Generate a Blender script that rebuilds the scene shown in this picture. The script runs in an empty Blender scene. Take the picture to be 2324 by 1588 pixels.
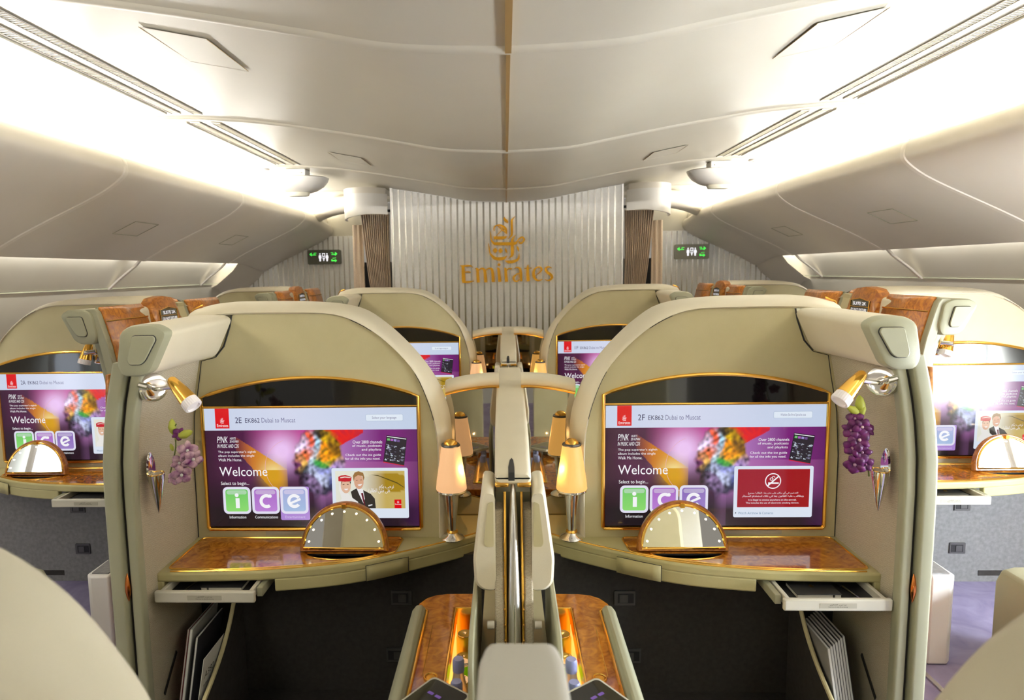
import bpy, bmesh, math, random
from mathutils import Vector, Matrix, noise
random.seed(7)
S = bpy.context.scene
COL = S.collection
rad = math.radians
# ------------------------------------------------------------------ camera
CAM = Vector((-.013, 0, 1.48))
YAW, PIT, ROL, FPX, U0, V0 = rad(-1.89), rad(6.6), rad(-.81), 1548., 1098., 795.
FW = Vector((math.sin(YAW)*math.cos(PIT), math.cos(YAW)*math.cos(PIT), -math.sin(PIT)))
RT = Vector((math.cos(YAW), -math.sin(YAW), 0)); UP = RT.cross(FW)
R2 = RT*math.cos(ROL)+UP*math.sin(ROL); U2 = -RT*math.sin(ROL)+UP*math.cos(ROL)
cd = bpy.data.cameras.new('camera'); cam = bpy.data.objects.new('camera', cd); COL.objects.link(cam)
cam.matrix_world = Matrix(((R2.x, U2.x, -FW.x, CAM.x), (R2.y, U2.y, -FW.y, CAM.y), (R2.z, U2.z, -FW.z, CAM.z), (0, 0, 0, 1)))
cd.sensor_width = 36; cd.lens = FPX/2324*36; cd.shift_x = (1162-U0)/2324; cd.shift_y = (V0-794)/2324; cd.clip_start = .02
cd.dof.use_dof = True; cd.dof.focus_distance = 2.4; cd.dof.aperture_fstop = 4.5
S.camera = cam
# ------------------------------------------------------------------ world, exposure
W = bpy.data.worlds.new('world'); S.world = W; W.use_nodes = True
W.node_tree.nodes['Background'].inputs[0].default_value = (1, .93, .82, 1)
W.node_tree.nodes['Background'].inputs[1].default_value = .3  # warm fill added through the open rear end, no lamp there
S.view_settings.view_transform = 'Standard'; S.view_settings.look = 'None'
S.view_settings.exposure = 0.0; S.view_settings.gamma = 1.0; S.view_settings.use_curve_mapping = False
def area(name, loc, size, power, direction, color=(1, .97, .92)):
    l = bpy.data.lights.new(name, 'AREA'); l.shape = 'RECTANGLE'; l.size, l.size_y = size; l.energy = power; l.color = color
    o = bpy.data.objects.new(name, l); COL.objects.link(o); o.location = loc
    o.rotation_euler = Vector(direction).to_track_quat('-Z', 'Y').to_euler(); return o
COVE_W, SLOT_W = 43, 11
for s in (-1, 1):
    for y0, y1 in ((-2.2, 1.7), (1.85, 3.2), (3.35, 4.66), (4.8, 6.15), (6.22, 6.95)):
        L = y1-y0
        a = area('cove_strip_light', (s*1.955, (y0+y1)/2, 2.072), (.05, L), COVE_W*L/1.4*(.72 if y1 < 1.8 else .85 if y1 < 3.3 else 1 if y1 < 4.7 else .7), (-s*.35, 0, 1))
        a.rotation_euler = (Matrix.Rotation(s*rad(-20), 3, 'Y') @ Matrix.Rotation(math.pi, 3, 'X')).to_euler()
        b = area('side_strip_light', (s*2.64, (y0+y1)/2, 1.64), (.03, L), SLOT_W*L/1.4, (0, 0, -1))
        b.rotation_euler = (0, s*rad(-25), 0)
# ------------------------------------------------------------------ materials
def mat(name, col, rough=.5, metal=0, coat=0, emit=None, es=1, spec=.5, trans=0):
    m = bpy.data.materials.new(name); m.use_nodes = True; b = m.node_tree.nodes['Principled BSDF']
    b.inputs['Base Color'].default_value = (*col, 1); b.inputs['Roughness'].default_value = rough
    b.inputs['Metallic'].default_value = metal; b.inputs['Coat Weight'].default_value = coat; b.inputs['Coat Roughness'].default_value = .03
    b.inputs['Specular IOR Level'].default_value = spec; b.inputs['Transmission Weight'].default_value = trans
    if emit: b.inputs['Emission Color'].default_value = (*emit, 1); b.inputs['Emission Strength'].default_value = es
    return m
def N(m, t, **k):
    n = m.node_tree.nodes.new(t)
    for a, v in k.items():
        if hasattr(n, a): setattr(n, a, v)
        else: n.inputs[a.replace('_', ' ')].default_value = v
    return n
def noisy(m, c1, c2, scale, detail=4, bump=0, bscale=None, dist=0.0, stretch=None):
    nt = m.node_tree; b = nt.nodes['Principled BSDF']; tc = N(m, 'ShaderNodeTexCoord'); mp = N(m, 'ShaderNodeMapping')
    nt.links.new(tc.outputs['Object'], mp.inputs[0])
    if stretch: mp.inputs['Scale'].default_value = stretch
    n = N(m, 'ShaderNodeTexNoise'); n.inputs['Scale'].default_value = scale; n.inputs['Detail'].default_value = detail; n.inputs['Distortion'].default_value = dist
    nt.links.new(mp.outputs[0], n.inputs['Vector'])
    r = N(m, 'ShaderNodeValToRGB'); r.color_ramp.elements[0].position = .3; r.color_ramp.elements[1].position = .7
    r.color_ramp.elements[0].color = (*c1, 1); r.color_ramp.elements[1].color = (*c2, 1)
    nt.links.new(n.outputs[0], r.inputs[0]); nt.links.new(r.outputs[0], b.inputs['Base Color'])
    if bump:
        q = N(m, 'ShaderNodeTexNoise'); q.inputs['Scale'].default_value = bscale or scale*8; q.inputs['Detail'].default_value = 3
        nt.links.new(mp.outputs[0], q.inputs['Vector'])
        bp = N(m, 'ShaderNodeBump'); bp.inputs['Strength'].default_value = bump; bp.inputs['Distance'].default_value = .001
        nt.links.new(q.outputs[0], bp.inputs['Height']); nt.links.new(bp.outputs[0], b.inputs['Normal'])
    return m
M = {}
M['ceil'] = noisy(mat('ceiling_plastic', (.7, .65, .56), .42), (.50, .47, .385), (.52, .49, .405), 3, bump=.12, bscale=900)
M['rib'] = mat('ceiling_rib', (.74, .69, .6), .4)
M['bin'] = noisy(mat('bin_plastic', (.7, .66, .56), .45), (.66, .61, .52), (.69, .64, .55), 3, bump=.12, bscale=900)
M['seam'] = mat('seam_gold_strip', (.36, .24, .09), .45, .4)
M['dark'] = mat('dark_gap', (.02, .018, .015), .6)
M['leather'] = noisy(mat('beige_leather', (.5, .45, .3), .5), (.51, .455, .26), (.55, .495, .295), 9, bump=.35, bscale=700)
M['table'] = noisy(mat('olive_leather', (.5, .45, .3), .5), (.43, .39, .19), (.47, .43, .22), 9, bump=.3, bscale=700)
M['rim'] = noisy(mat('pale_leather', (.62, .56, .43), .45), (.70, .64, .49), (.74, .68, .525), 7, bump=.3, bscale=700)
M['green'] = noisy(mat('sage_plastic', (.36, .36, .25), .5), (.31, .31, .21), (.34, .34, .235), 5, bump=.2, bscale=900)
M['plast'] = mat('cream_plastic', (.58, .56, .47), .4)
M['pale'] = mat('pale_grey_leather', (.40, .39, .35), .5)
M['seat'] = noisy(mat('seat_leather', (.4, .36, .27), .5), (.37, .335, .245), (.40, .365, .27), 6, bump=.25, bscale=500)
M['slat'] = mat('vent_slat', (.40, .36, .25), .5)
M['white'] = mat('white_plastic', (.8, .78, .74), .35)
M['gold'] = mat('polished_gold', (.98, .56, .11), .16, 1)
M['sign_gold'] = mat('emblem_gold', (1, .50, .03), .22, .65)
M['copper'] = mat('polished_copper', (.75, .25, .07), .15, 1)
M['chrome'] = mat('chrome', (.8, .78, .74), .06, 1)
M['steel'] = mat('brushed_steel', (.62, .61, .6), .3, 1)
M['latch'] = mat('latch_metal', (.12, .12, .12), .4, .7)
M['mirror'] = mat('mirror_glass', (.86, .86, .84), .015, 1)
M['black'] = mat('black_glass', (.006, .006, .006), .08, 0, .5)
M['blackm'] = mat('black_matt', (.012, .012, .014), .5)
M['foot'] = noisy(mat('footwell_cloth', (.12, .12, .12), .85), (.022, .020, .018), (.034, .031, .028), 60, bump=.4, bscale=500)  # shade of the centre footwells is put into this cloth's colour
M['foot_grey'] = noisy(mat('window_suite_cloth', (.12, .12, .12), .85), (.17, .17, .175), (.23, .23, .235), 60, bump=.4, bscale=500)  # same cloth in its lit tone, window light put into the colour
M['carpet'] = noisy(mat('purple_carpet', (.12, .1, .2), .95), (.20, .17, .30), (.30, .27, .42), 7, 8, bump=.8, bscale=600, dist=1.5)
M['wood'] = noisy(mat('burl_wood', (.4, .14, .03), .35, 0, .3), (.23, .062, .006), (.58, .22, .022), 26, 8, dist=2.2)
M['woodg'] = noisy(mat('burl_wood_glossy', (.4, .14, .03), .14, 0, .6), (.25, .068, .006), (.60, .225, .024), 22, 8, dist=2.2)
M['curtain'] = noisy(mat('curtain_cloth', (.3, .22, .15), .9), (.66, .53, .40), (.78, .65, .52), 200, bump=.3)
M['panel'] = noisy(mat('wall_laminate', (.8, .79, .76), .3), (.84, .835, .81), (.90, .895, .875), 60, bump=.15, bscale=300)
M['silver'] = mat('silver_stripe', (.62, .61, .58), .22, .9)
M['frost'] = mat('frosted_glass', (.85, .8, .8), .4, emit=(1, .93, .95), es=.05)
M['shade_pink'] = mat('lamp_glass_soft', (.35, .22, .12), .5, emit=(1, .56, .27), es=.74)
M['shade_gold'] = mat('lamp_glass_bright', (.35, .2, .08), .5, emit=(1, .54, .14), es=.86)
M['bulb'] = mat('bulb_glow', (1, .9, .75), .4, emit=(1, .86, .62), es=3)
M['glow'] = mat('warm_strip', (1, .6, .2), .4, emit=(1, .48, .1), es=1.3)
M['stem'] = mat('orchid_stem', (.12, .16, .03), .5)
M['bud'] = mat('orchid_bud', (.38, .42, .05), .5)
M['petal'] = noisy(mat('orchid_petal', (.3, .02, .22), .5), (.045, .002, .045), (.15, .005, .13), 50)
M['petalw'] = noisy(mat('orchid_petal_pale', (.75, .5, .6), .5), (.15, .008, .14), (.62, .44, .47), 45)
M['paper'] = mat('paper', (.7, .7, .68), .6)
M['mag1'] = mat('magazine_dark', (.03, .03, .035), .4)
M['mag2'] = mat('magazine_grey', (.3, .3, .29), .5)
M['mag3'] = mat('magazine_red', (.3, .03, .04), .5)
M['ink'] = mat('ink', (.02, .02, .02), .6)
M['sticker'] = mat('sticker', (.42, .4, .32), .35)
M['gwhite'] = mat('sign_white', (.8, .8, .8), .5, emit=(.9, .9, 1), es=.9)
M['ggreen'] = mat('sign_green', (.1, .8, .1), .5, emit=(.05, .9, .08), es=1)
M['gpurple'] = mat('sign_purple', (.1, .05, .2), .5, emit=(.06, .03, .16), es=1)
M['signbox'] = mat('sign_housing', (.12, .12, .09), .4)
M['signbox2'] = mat('sign_housing_pale', (.27, .26, .2), .4)
M['glassb'] = mat('bottle_glass', (.8, .9, .8), .05, 0, 0, trans=.85)
M['bgreen'] = mat('bottle_green', (.25, .6, .02), .1, emit=(.2, .45, .0), es=.3)  # faint glow put into the colour, the cans are no lamps
M['bwater'] = mat('bottle_clear', (.9, .85, .75), .08, 0, 0, trans=.5)
M['bcap'] = mat('bottle_cap', (.28, .32, .6), .4)
M['yellow'] = mat('can_yellow', (.7, .5, .05), .3, .5)
M['sky'] = mat('window_daylight', (.9, .95, 1), .5, emit=(.86, .93, 1), es=140)
M['sky_dim'] = mat('window_shaded', (.9, .95, 1), .5, emit=(.75, .85, 1), es=3)
M['cyan'] = mat('pale_grey_box', (.5, .52, .48), .5)
def weave(name, col, col2):
    m = mat(name, col, .8); nt = m.node_tree; b = nt.nodes['Principled BSDF']; tc = N(m, 'ShaderNodeTexCoord'); mp = N(m, 'ShaderNodeMapping')
    mp.inputs['Rotation'].default_value = (rad(16), rad(10), 0)
    w = N(m, 'ShaderNodeTexWave'); w.bands_direction = 'Z'; w.inputs['Scale'].default_value = 110; w.inputs['Distortion'].default_value = 5; w.inputs['Detail'].default_value = 3; w.inputs['Detail Scale'].default_value = 3
    nt.links.new(tc.outputs['Object'], mp.inputs[0]); nt.links.new(mp.outputs[0], w.inputs['Vector'])
    r = N(m, 'ShaderNodeValToRGB'); r.color_ramp.elements[0].color = (*col, 1); r.color_ramp.elements[1].color = (*col2, 1)
    nt.links.new(w.outputs[0], r.inputs[0]); nt.links.new(r.outputs[0], b.inputs['Base Color'])
    bp = N(m, 'ShaderNodeBump'); bp.inputs['Strength'].default_value = .5; bp.inputs['Distance'].default_value = .0015
    nt.links.new(w.outputs[0], bp.inputs['Height']); nt.links.new(bp.outputs[0], b.inputs['Normal']); return m
M['fabric'] = weave('ribbed_wall_cloth', (.37, .32, .225), (.62, .56, .43))
# screens: the picture a screen gives off, one colour per point, plus the shine of its glass
ms = bpy.data.materials.new('screen_picture'); ms.use_nodes = True; nb = ms.node_tree.nodes['Principled BSDF']
nb.inputs['Base Color'].default_value = (.01, .01, .01, 1); nb.inputs['Roughness'].default_value = .12
at_ = ms.node_tree.nodes.new('ShaderNodeVertexColor'); at_.layer_name = 'Col'
ms.node_tree.links.new(at_.outputs[0], nb.inputs['Emission Color']); nb.inputs['Emission Strength'].default_value = .93
M['screen'] = ms
# ------------------------------------------------------------------ mesh helpers
class G:
    """collects shapes of one mesh"""
    def __init__(s): s.v = []; s.f = []; s.mi = []
    def add(s, v, f, mi=0):
        o = len(s.v); s.v += [tuple(p) for p in v]; s.f += [tuple(i+o for i in q) for q in f]; s.mi += [mi]*len(f); return s
    def box(s, x0, x1, y0, y1, z0, z1, mi=0):
        v = [(x, y, z) for x in (x0, x1) for y in (y0, y1) for z in (z0, z1)]
        return s.add(v, [(0, 1, 3, 2), (4, 6, 7, 5), (0, 4, 5, 1), (2, 3, 7, 6), (0, 2, 6, 4), (1, 5, 7, 3)], mi)
    def prism(s, pts, ax, a, b, mi=0):
        def q(p, t): return {'x': (t, p[0], p[1]), 'y': (p[0], t, p[1]), 'z': (p[0], p[1], t)}[ax]
        n = len(pts); v = [q(p, a) for p in pts]+[q(p, b) for p in pts]
        return s.add(v, [tuple(range(n))[::-1], tuple(range(n, 2*n))]+[(i, (i+1) % n, n+(i+1) % n, n+i) for i in range(n)], mi)
    def loft(s, secs, closed=True, caps=True, mi=0):
        n = len(secs[0]); v = [p for q in secs for p in q]; f = []
        for k in range(len(secs)-1):
            for i in range(n if closed else n-1):
                j = (i+1) % n; f.append((k*n+i, k*n+j, (k+1)*n+j, (k+1)*n+i))
        if caps and closed: f += [tuple(range(n))[::-1], tuple(range((len(secs)-1)*n, len(secs)*n))]
        return s.add(v, f, mi)
    def tube(s, path, r, n=8, closed=False, caps=True, mi=0):
        path = [Vector(p) for p in path]; secs = []; L = len(path); up = None
        for i, p in enumerate(path):
            a = path[(i-1) % L] if (i or closed) else p; b = path[(i+1) % L] if (i < L-1 or closed) else p
            t = (b-a).normalized()
            if up is None:
                up = Vector((0, 0, 1)) if abs(t.z) < .9 else Vector((1, 0, 0))
            x = t.cross(up).normalized(); u = x.cross(t).normalized(); up = u
            rr = r[i] if isinstance(r, (list, tuple)) else r
            secs.append([p+(x*math.cos(2*math.pi*k/n)+u*math.sin(2*math.pi*k/n))*rr for k in range(n)])
        if closed: secs.append(secs[0])
        return s.loft(secs, True, caps and not closed, mi)
    def lathe(s, prof, c, n=32, axis=(0, 0, 1), mi=0, sx=1, sy=1):
        z = Vector(axis).normalized(); x = z.orthogonal().normalized() if abs(z.z) < .999 else Vector((1, 0, 0)); y = z.cross(x); c = Vector(c)
        secs = [[c+x*(r*sx*math.cos(2*math.pi*k/n))+y*(r*sy*math.sin(2*math.pi*k/n))+z*h for k in range(n)] for r, h in prof]
        return s.loft(secs, True, True, mi)
    def ball(s, c, r, n=12, mi=0, sz=1):
        return s.lathe([(max(1e-4, r*math.sin(math.pi*i/8)), -r*sz*math.cos(math.pi*i/8)) for i in range(9)], c, n, mi=mi)
def cr(pts, k=6, closed=False):
    """smooth curve through points of any dimension"""
    n = len(pts); out = []
    for i in range(n if closed else n-1):
        P = [pts[(i+j) % n] if closed else pts[min(max(i+j, 0), n-1)] for j in (-1, 0, 1, 2)]
        for a in range(k):
            t = a/k
            out.append(tuple(.5*((2*P[1][d])+(-P[0][d]+P[2][d])*t+(2*P[0][d]-5*P[1][d]+4*P[2][d]-P[3][d])*t*t+(-P[0][d]+3*P[1][d]-3*P[2][d]+P[3][d])*t**3) for d in range(len(pts[0]))))
    if not closed: out.append(tuple(pts[-1]))
    return out
def rrect(x0, x1, z0, z1, r, k=5):
    o = []
    for cx, cz, a in ((x1-r, z1-r, 0), (x0+r, z1-r, 90), (x0+r, z0+r, 180), (x1-r, z0+r, 270)):
        o += [(cx+r*math.cos(rad(a+90*i/k)), cz+r*math.sin(rad(a+90*i/k))) for i in range(k+1)]
    return o
def rpoly(pts, r, k=4):
    """polygon with rounded corners"""
    o = []; n = len(pts)
    for i in range(n):
        p = Vector(pts[i]); a = Vector(pts[i-1])-p; b = Vector(pts[(i+1) % n])-p
        rr = min(r, a.length*.45, b.length*.45); A = p+a.normalized()*rr; B = p+b.normalized()*rr
        for j in range(k+1):
            t = j/k; q = A*(1-t)**2+p*2*t*(1-t)+B*t*t; o.append(tuple(q))
    return o
class T:
    """suite placement: local x,y of the seat right of the divider, near row; s mirrors it"""
    def __init__(s, sg=1, ox=0, oy=0): s.s = sg; s.ox = ox; s.oy = oy
    def __call__(s, p): return (s.s*p[0]+s.ox, p[1]+s.oy, p[2])
ID = T()
def build(name, g, m, parent=None, t=ID, smooth=True, bevel=0, seg=2, recalc=True, angle=35):
    me = bpy.data.meshes.new(name); v = [t(p) for p in g.v]
    org = Vector((0, 0, 0)); q = parent
    if parent is not None: org = Vector(parent['_org'])
    else:
        xs = list(zip(*v)); org = Vector(((min(xs[0])+max(xs[0]))/2, (min(xs[1])+max(xs[1]))/2, min(xs[2])))
    me.from_pydata([tuple(Vector(p)-org) for p in v], [], g.f)
    for a in (m if isinstance(m, list) else [m]): me.materials.append(M[a] if isinstance(a, str) else a)
    me.polygons.foreach_set('material_index', g.mi)
    if recalc:
        bm = bmesh.new(); bm.from_mesh(me); bmesh.ops.recalc_face_normals(bm, faces=bm.faces); bm.to_mesh(me); bm.free()
    if smooth: me.shade_smooth(); me.set_sharp_from_angle(angle=rad(angle))
    o = bpy.data.objects.new(name, me); COL.objects.link(o)
    if bevel:
        b = o.modifiers.new('bevel', 'BEVEL'); b.width = bevel; b.segments = seg; b.limit_method = 'ANGLE'; b.angle_limit = rad(40); b.harden_normals = False
    if parent is not None: o.parent = parent
    else: o.location = org
    o['_org'] = tuple(org)
    return o
def tag(o, label, cat, group=None):
    o['label'] = label; o['category'] = cat
    if group: o['group'] = group
    return o
def thing(name, label, cat, loc, group=None, t=ID):
    o = bpy.data.objects.new(name, None); COL.objects.link(o); loc = t(loc); o.location = loc; o['_org'] = tuple(loc); o.empty_display_size = .05
    return tag(o, label, cat, group)
def struct(o): o['kind'] = 'structure'; return o
# text as mesh (letters stand on things)
_tc = {}
def glyphs(txt, shear=0):
    k = (txt, shear)
    if k not in _tc:
        c = bpy.data.curves.new('txt', 'FONT'); c.body = txt; c.shear = shear; c.resolution_u = 3
        o = bpy.data.objects.new('txt', c); COL.objects.link(o); dg = bpy.context.evaluated_depsgraph_get()
        me = bpy.data.meshes.new_from_object(o.evaluated_get(dg)); V = [tuple(v.co) for v in me.vertices]; F = [tuple(p.vertices) for p in me.polygons]
        bpy.data.objects.remove(o); bpy.data.curves.remove(c); bpy.data.meshes.remove(me)
        if V:
            x0 = min(v[0] for v in V); x1 = max(v[0] for v in V); y0 = min(v[1] for v in V); y1 = max(v[1] for v in V)
            V = [((v[0]-x0)/(x1-x0), (v[1]-y0)/(y1-y0)) for v in V]
        _tc[k] = (V, F)
    return _tc[k]
def ptext(txt, P, shear=0):
    """letters as flat mesh; P(a,b) maps 0..1 box to 3-D"""
    V, F = glyphs(txt, shear); g = G(); g.add([P(a, b) for a, b in V], F); return g

# ------------------------------------------------------------------ cabin shell
CP = cr([(0, 2.035), (.28, 2.048), (.51, 2.088), (.82, 2.142), (1.13, 2.188), (1.34, 2.208), (1.5, 2.218), (1.66, 2.216), (1.81, 2.198), (1.93, 2.16), (1.985, 2.10), (2.0, 2.02)], 5)
BP = cr([(2.0, 1.99), (1.93, 2.045), (1.87, 2.06), (1.83, 2.045), (1.814, 2.005), (1.824, 1.96), (1.90, 1.90), (2.01, 1.843), (2.18, 1.766), (2.363, 1.68), (2.525, 1.592), (2.532, 1.60), (2.535, 1.63)], 5)
SP = cr([(2.60, 1.70), (2.66, 1.62), (2.74, 1.50), (2.80, 1.402)], 5)
LP = cr([(2.80, 1.398), (2.86, 1.25), (2.93, 1.05), (2.97, .8), (2.97, .5), (2.9, .2), (2.78, 0)], 5)
YB, YE, YC = -2.6, 7.0, 5.6
SEAMS = (-1.1, .34, 1.80, 3.27, 4.73, 6.19)
def zceil(x):
    x = abs(x)
    for a, b in zip(CP, CP[1:]):
        if a[0] <= x <= b[0]: return a[1]+(b[1]-a[1])*(x-a[0])/(b[0]-a[0]+1e-9)
    return 2.1
def sheet(prof, y0, y1, s, d=(0, 0), n=None):
    g = G(); g.loft([[(s*p[0], y, p[1]) for p in prof] for y in (y0, y1)], False, False); return g
full = [(-p[0], p[1]) for p in CP[::-1]]+CP[1:]
g = sheet(full, YB, YC, 1); o = struct(build('ceiling', g, 'ceil', recalc=False)); o.data.flip_normals()
for s in (-1, 1):
    half = [p for p in CP if p[0] >= .9]
    o = struct(build('ceiling', sheet(half, YC, YE, s), 'ceil', recalc=False))
n = 0
for y in SEAMS:
    n += 1; w = .065
    g = G()
    if y < YC:
        g.loft([[(p[0], yy, p[1]+dz) for p in full] for yy, dz in ((y-w/2, .002), (y-w/2+.010, -.005), (y-.01, -.009), (y+.01, -.009), (y+w/2-.010, -.005), (y+w/2, .002))], False, False)
    else:
        for s in (-1, 1):
            hp = [p for p in CP if p[0] >= .95]
            g.loft([[(s*p[0], yy, p[1]+dz) for p in hp] for yy, dz in ((y-w/2, .002), (y-w/2+.010, -.005), (y-.01, -.009), (y+.01, -.009), (y+w/2-.010, -.005), (y+w/2, .002))], False, False)
    struct(build('trim_%d' % n, g, 'ceil'))
g = G().box(-.0055, .0055, YB, YC-.002, 2.029, 2.04); n += 1; struct(build('trim_%d' % n, g, 'seam'))
g = G().box(-.008, .008, .9, 1.80, 2.026, 2.04); n += 1; struct(build('trim_%d' % n, g, 'seam'))
# overhead bins: one unit between two ribs, each side
for s in (-1, 1):
    side = 'left' if s < 0 else 'right'
    ys = [YB]+list(SEAMS)+[YE]
    for k, (a, b) in enumerate(zip(ys, ys[1:])):
        where = ['behind the camera', 'behind the camera, second one', 'over the near seats', 'over the near seat with a mirror lamp', 'over the seam between the rows', 'over the far seats, before the last rib', 'touching the striped wall'][k]
        if k < 2: continue
        t = thing('overhead_bin', 'cream overhead bin on the %s, %s' % (side, {2: 'nearest and cut by the photo edge', 3: 'second nearest of its row', 4: 'third of its row, between two full ribs', 5: 'fourth of its row, before the last rib', 6: 'farthest, its end against the striped wall'}[k]), 'overhead bin', (s*2.1, (a+b)/2, 1.586), 'overhead bins on the '+side)
        build('bin_body', sheet(BP, a+.012, b-.012, s), 'bin', t)
        y0 = a+.62 if k != 6 else None
        if y0 and k > 2:   # little service flap drawn by a fine groove in the bin belly
            q = [(2.12, y0), (2.12, y0+.26), (2.26, y0+.26), (2.26, y0)]
            def zb(x):
                return 1.766+(2.18-x)*.47-.0035
            g = G()
            for A, B in zip(q, q[1:]+q[:1]):
                g.tube([(s*A[0], A[1], zb(A[0])), (s*B[0], B[1], zb(B[0]))], .0016, 4)
            build('service_flap', g, 'green', t)
    g = G()
    for y in SEAMS:
        pr_ = BP[2:-2]+[(2.60, 1.55), (2.72, 1.46), (2.80, 1.39)]
        g.loft([[(s*(p[0]-dd), yy, p[1]-dd*.8) for p in pr_] for yy, dd in ((y-.022, -.003), (y-.014, .004), (y+.014, .004), (y+.022, -.003))], False, False)
    n += 1; struct(build('trim_%d' % n, g, 'rib'))
    struct(build('wall_'+side, sheet(SP, YB, YE, s), 'ceil'))
    # lower side wall with window openings
    WIN = [y for y in (.75, 1.3, 1.85, 2.4, 5.2)]
    lw = struct(build('wall_'+side, sheet(LP, YB, YE, s), 'ceil'))
    g = G().box(s*2.798-.002, s*2.798+.002, YB, YE, 1.394, 1.40); n += 1; struct(build('trim_%d' % n, g, 'green'))
    for i, y in enumerate((.9, 1.42, 1.94)):
        t = bpy.data.objects.new('window_%d' % (i+1+(3 if s > 0 else 0)), None); COL.objects.link(t); org = (s*2.94, y, .72); t.location = org; t['_org'] = org; t['kind'] = 'structure'
        pts = rrect(y-.15, y+.15, .60, 1.04, .1, 6)
        build('window_pane', G().prism(pts, 'x', s*2.885, s*2.89), 'sky' if s > 0 else 'sky_dim', t)
        g = G(); g.tube([(s*2.885, p[0], p[1]) for p in pts], .018, 8, True); build('window_frame', g, 'white', t)
# end of the bins and the far walls
def stripes(x0, x1, ztop, y, side, name, zb=0.0):
    """laminate panel with silver grooves, polygon top given by ztop(x)"""
    g = G(); xs = [x0+(x1-x0)*i/40 for i in range(41)]
    g.prism([(x, ztop(x)) for x in xs]+[(x1, zb), (x0, zb)], 'y', y, y+.02)
    w = struct(build(name, g, 'panel', smooth=False))
    g = G(); p = .0528; k0 = math.ceil((x0+.012)/p-.5)
    x = (k0+.5)*p
    while x < x1-.02:
        zt = min(ztop(x-.006), ztop(x+.006))-.002
        g.box(x-.0072, x+.0072, y-.0025, y, zb, zt); x += p
    b = build('silver_stripes', g, 'silver', None, smooth=False); o = b; b['kind'] = 'structure'
    org = Vector(w['_org']); b.parent = w; b.location = Vector(b.location)-org
    return w
ctop = lambda x: zceil(x)-.002
stripes(-.94, .94, ctop, YC, 'c', 'wall_centre')
g = G().box(-.94, -.925, YC-.006, YC+.02, 0, 2.16).box(.925, .94, YC-.006, YC+.02, 0, 2.16); n += 1; struct(build('trim_%d' % n, g, 'steel', smooth=False))
g = G().box(-.94, -.92, YC+.02, YE+1.2, 0, 2.15).box(.92, .94, YC+.02, YE+1.2, 0, 2.15); struct(build('wall_inner', g, 'panel', smooth=False))
for s, side in ((-1, 'left'), (1, 'right')):
    x0, x1 = (-2.95, -1.53) if s < 0 else (1.53, 2.95)
    stripes(x0, x1, lambda x: 1.86, YE, side, 'wall_far_'+side)
    struct(build('wall_upper_'+side, G().prism([(s*1.2, 1.86), (s*3.0, 1.86), (s*3.0, 2.3), (s*1.2, 2.3)], 'y', YE, YE+.02), 'ceil', smooth=False))
    # arched cornice between bin end and curtain box
    path = cr([(s*1.93, 6.72, 1.975), (s*1.83, 6.66, 2.05), (s*1.70, 6.6, 2.10), (s*1.54, 6.55, 2.13), (s*1.36, 6.5, 2.14)], 6)
    g = G(); secs = []
    for i, p in enumerate(path):
        secs.append([(p[0]+s*.0*a, p[1]+.12*math.cos(a), p[2]+.085*math.sin(a)) for a in [2*math.pi*j/14 for j in range(14)]])
    g.loft(secs); n += 1; struct(build('trim_%d' % n, g, 'bin'))
    # bin end collar on the wall
    g = G(); pr_ = BP[5:-3]+[(2.60, 1.52), (2.76, 1.39), (2.88, 1.33)]
    g.loft([[(s*(p[0]-dd*.6), yy, p[1]-dd) for p in pr_] for yy, dd in ((6.45, .0), (6.62, .012), (6.8, .05), (6.93, .075), (7.0, .078))], False, False)
    n += 1; struct(build('trim_%d' % n, g, 'bin'))
struct(build('floor', G().box(-3, 3, YB, 9, -.03, 0), 'carpet', smooth=False))
# closed sky over the bins so no light leaks
g = G().box(-1.6, 1.6, 8.2, 8.25, 0, 2.3); struct(build('wall_end', g, 'panel', smooth=False))
for s in (-1, 1):
    g = G().box(min(s*2.0, s*3.0), max(s*2.0, s*3.0), YB, YE, 2.2, 2.22); struct(build('ceiling', g, 'dark', smooth=False))
    g = G().box(min(s*3.0, s*3.02), max(s*3.0, s*3.02), YB, YE, 0, 2.22); struct(build('wall_outer', g, 'dark', smooth=False))
# ceiling vents: two slotted strips a side, one unit per ceiling panel
def vent(s, y0, y1, xa, xb, label, grp):
    t = thing('ceiling_vent', label, 'vent', (s*(xa+xb)/2, (y0+y1)/2, zceil((xa+xb)/2)-.006), grp)
    z = lambda x, d=0: zceil(x)-d
    g = G().loft([[(s*xa, y, z(xa, .0008)), (s*xb, y, z(xb, .0008))] for y in (y0, y1)], False, False); build('backing', g, 'dark', t, smooth=False)
    g = G(); p = .0165; k = int((y1-y0)/p)
    for i in range(k):
        y = y0+i*p; d = .010
        g.add([(s*xa, y+d, z(xa, .002)), (s*xb, y, z(xb, .002)), (s*xb, y+.0062, z(xb, .002)), (s*xa, y+d+.0062, z(xa, .002)),
               (s*xa, y+d, z(xa, .0034)), (s*xb, y, z(xb, .0034)), (s*xb, y+.0062, z(xb, .0034)), (s*xa, y+d+.0062, z(xa, .0034))],
              [(0, 1, 2, 3), (7, 6, 5, 4), (0, 4, 5, 1), (3, 2, 6, 7), (0, 3, 7, 4), (1, 5, 6, 2)])
    build('slats', g, 'slat', t, smooth=False)
    g = G(); g.tube([(s*xa, y0, z(xa, .003)), (s*xb, y0, z(xb, .003)), (s*xb, y1, z(xb, .003)), (s*xa, y1, z(xa, .003))], .0022, 5, True); build('frame', g, 'rib', t)
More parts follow.
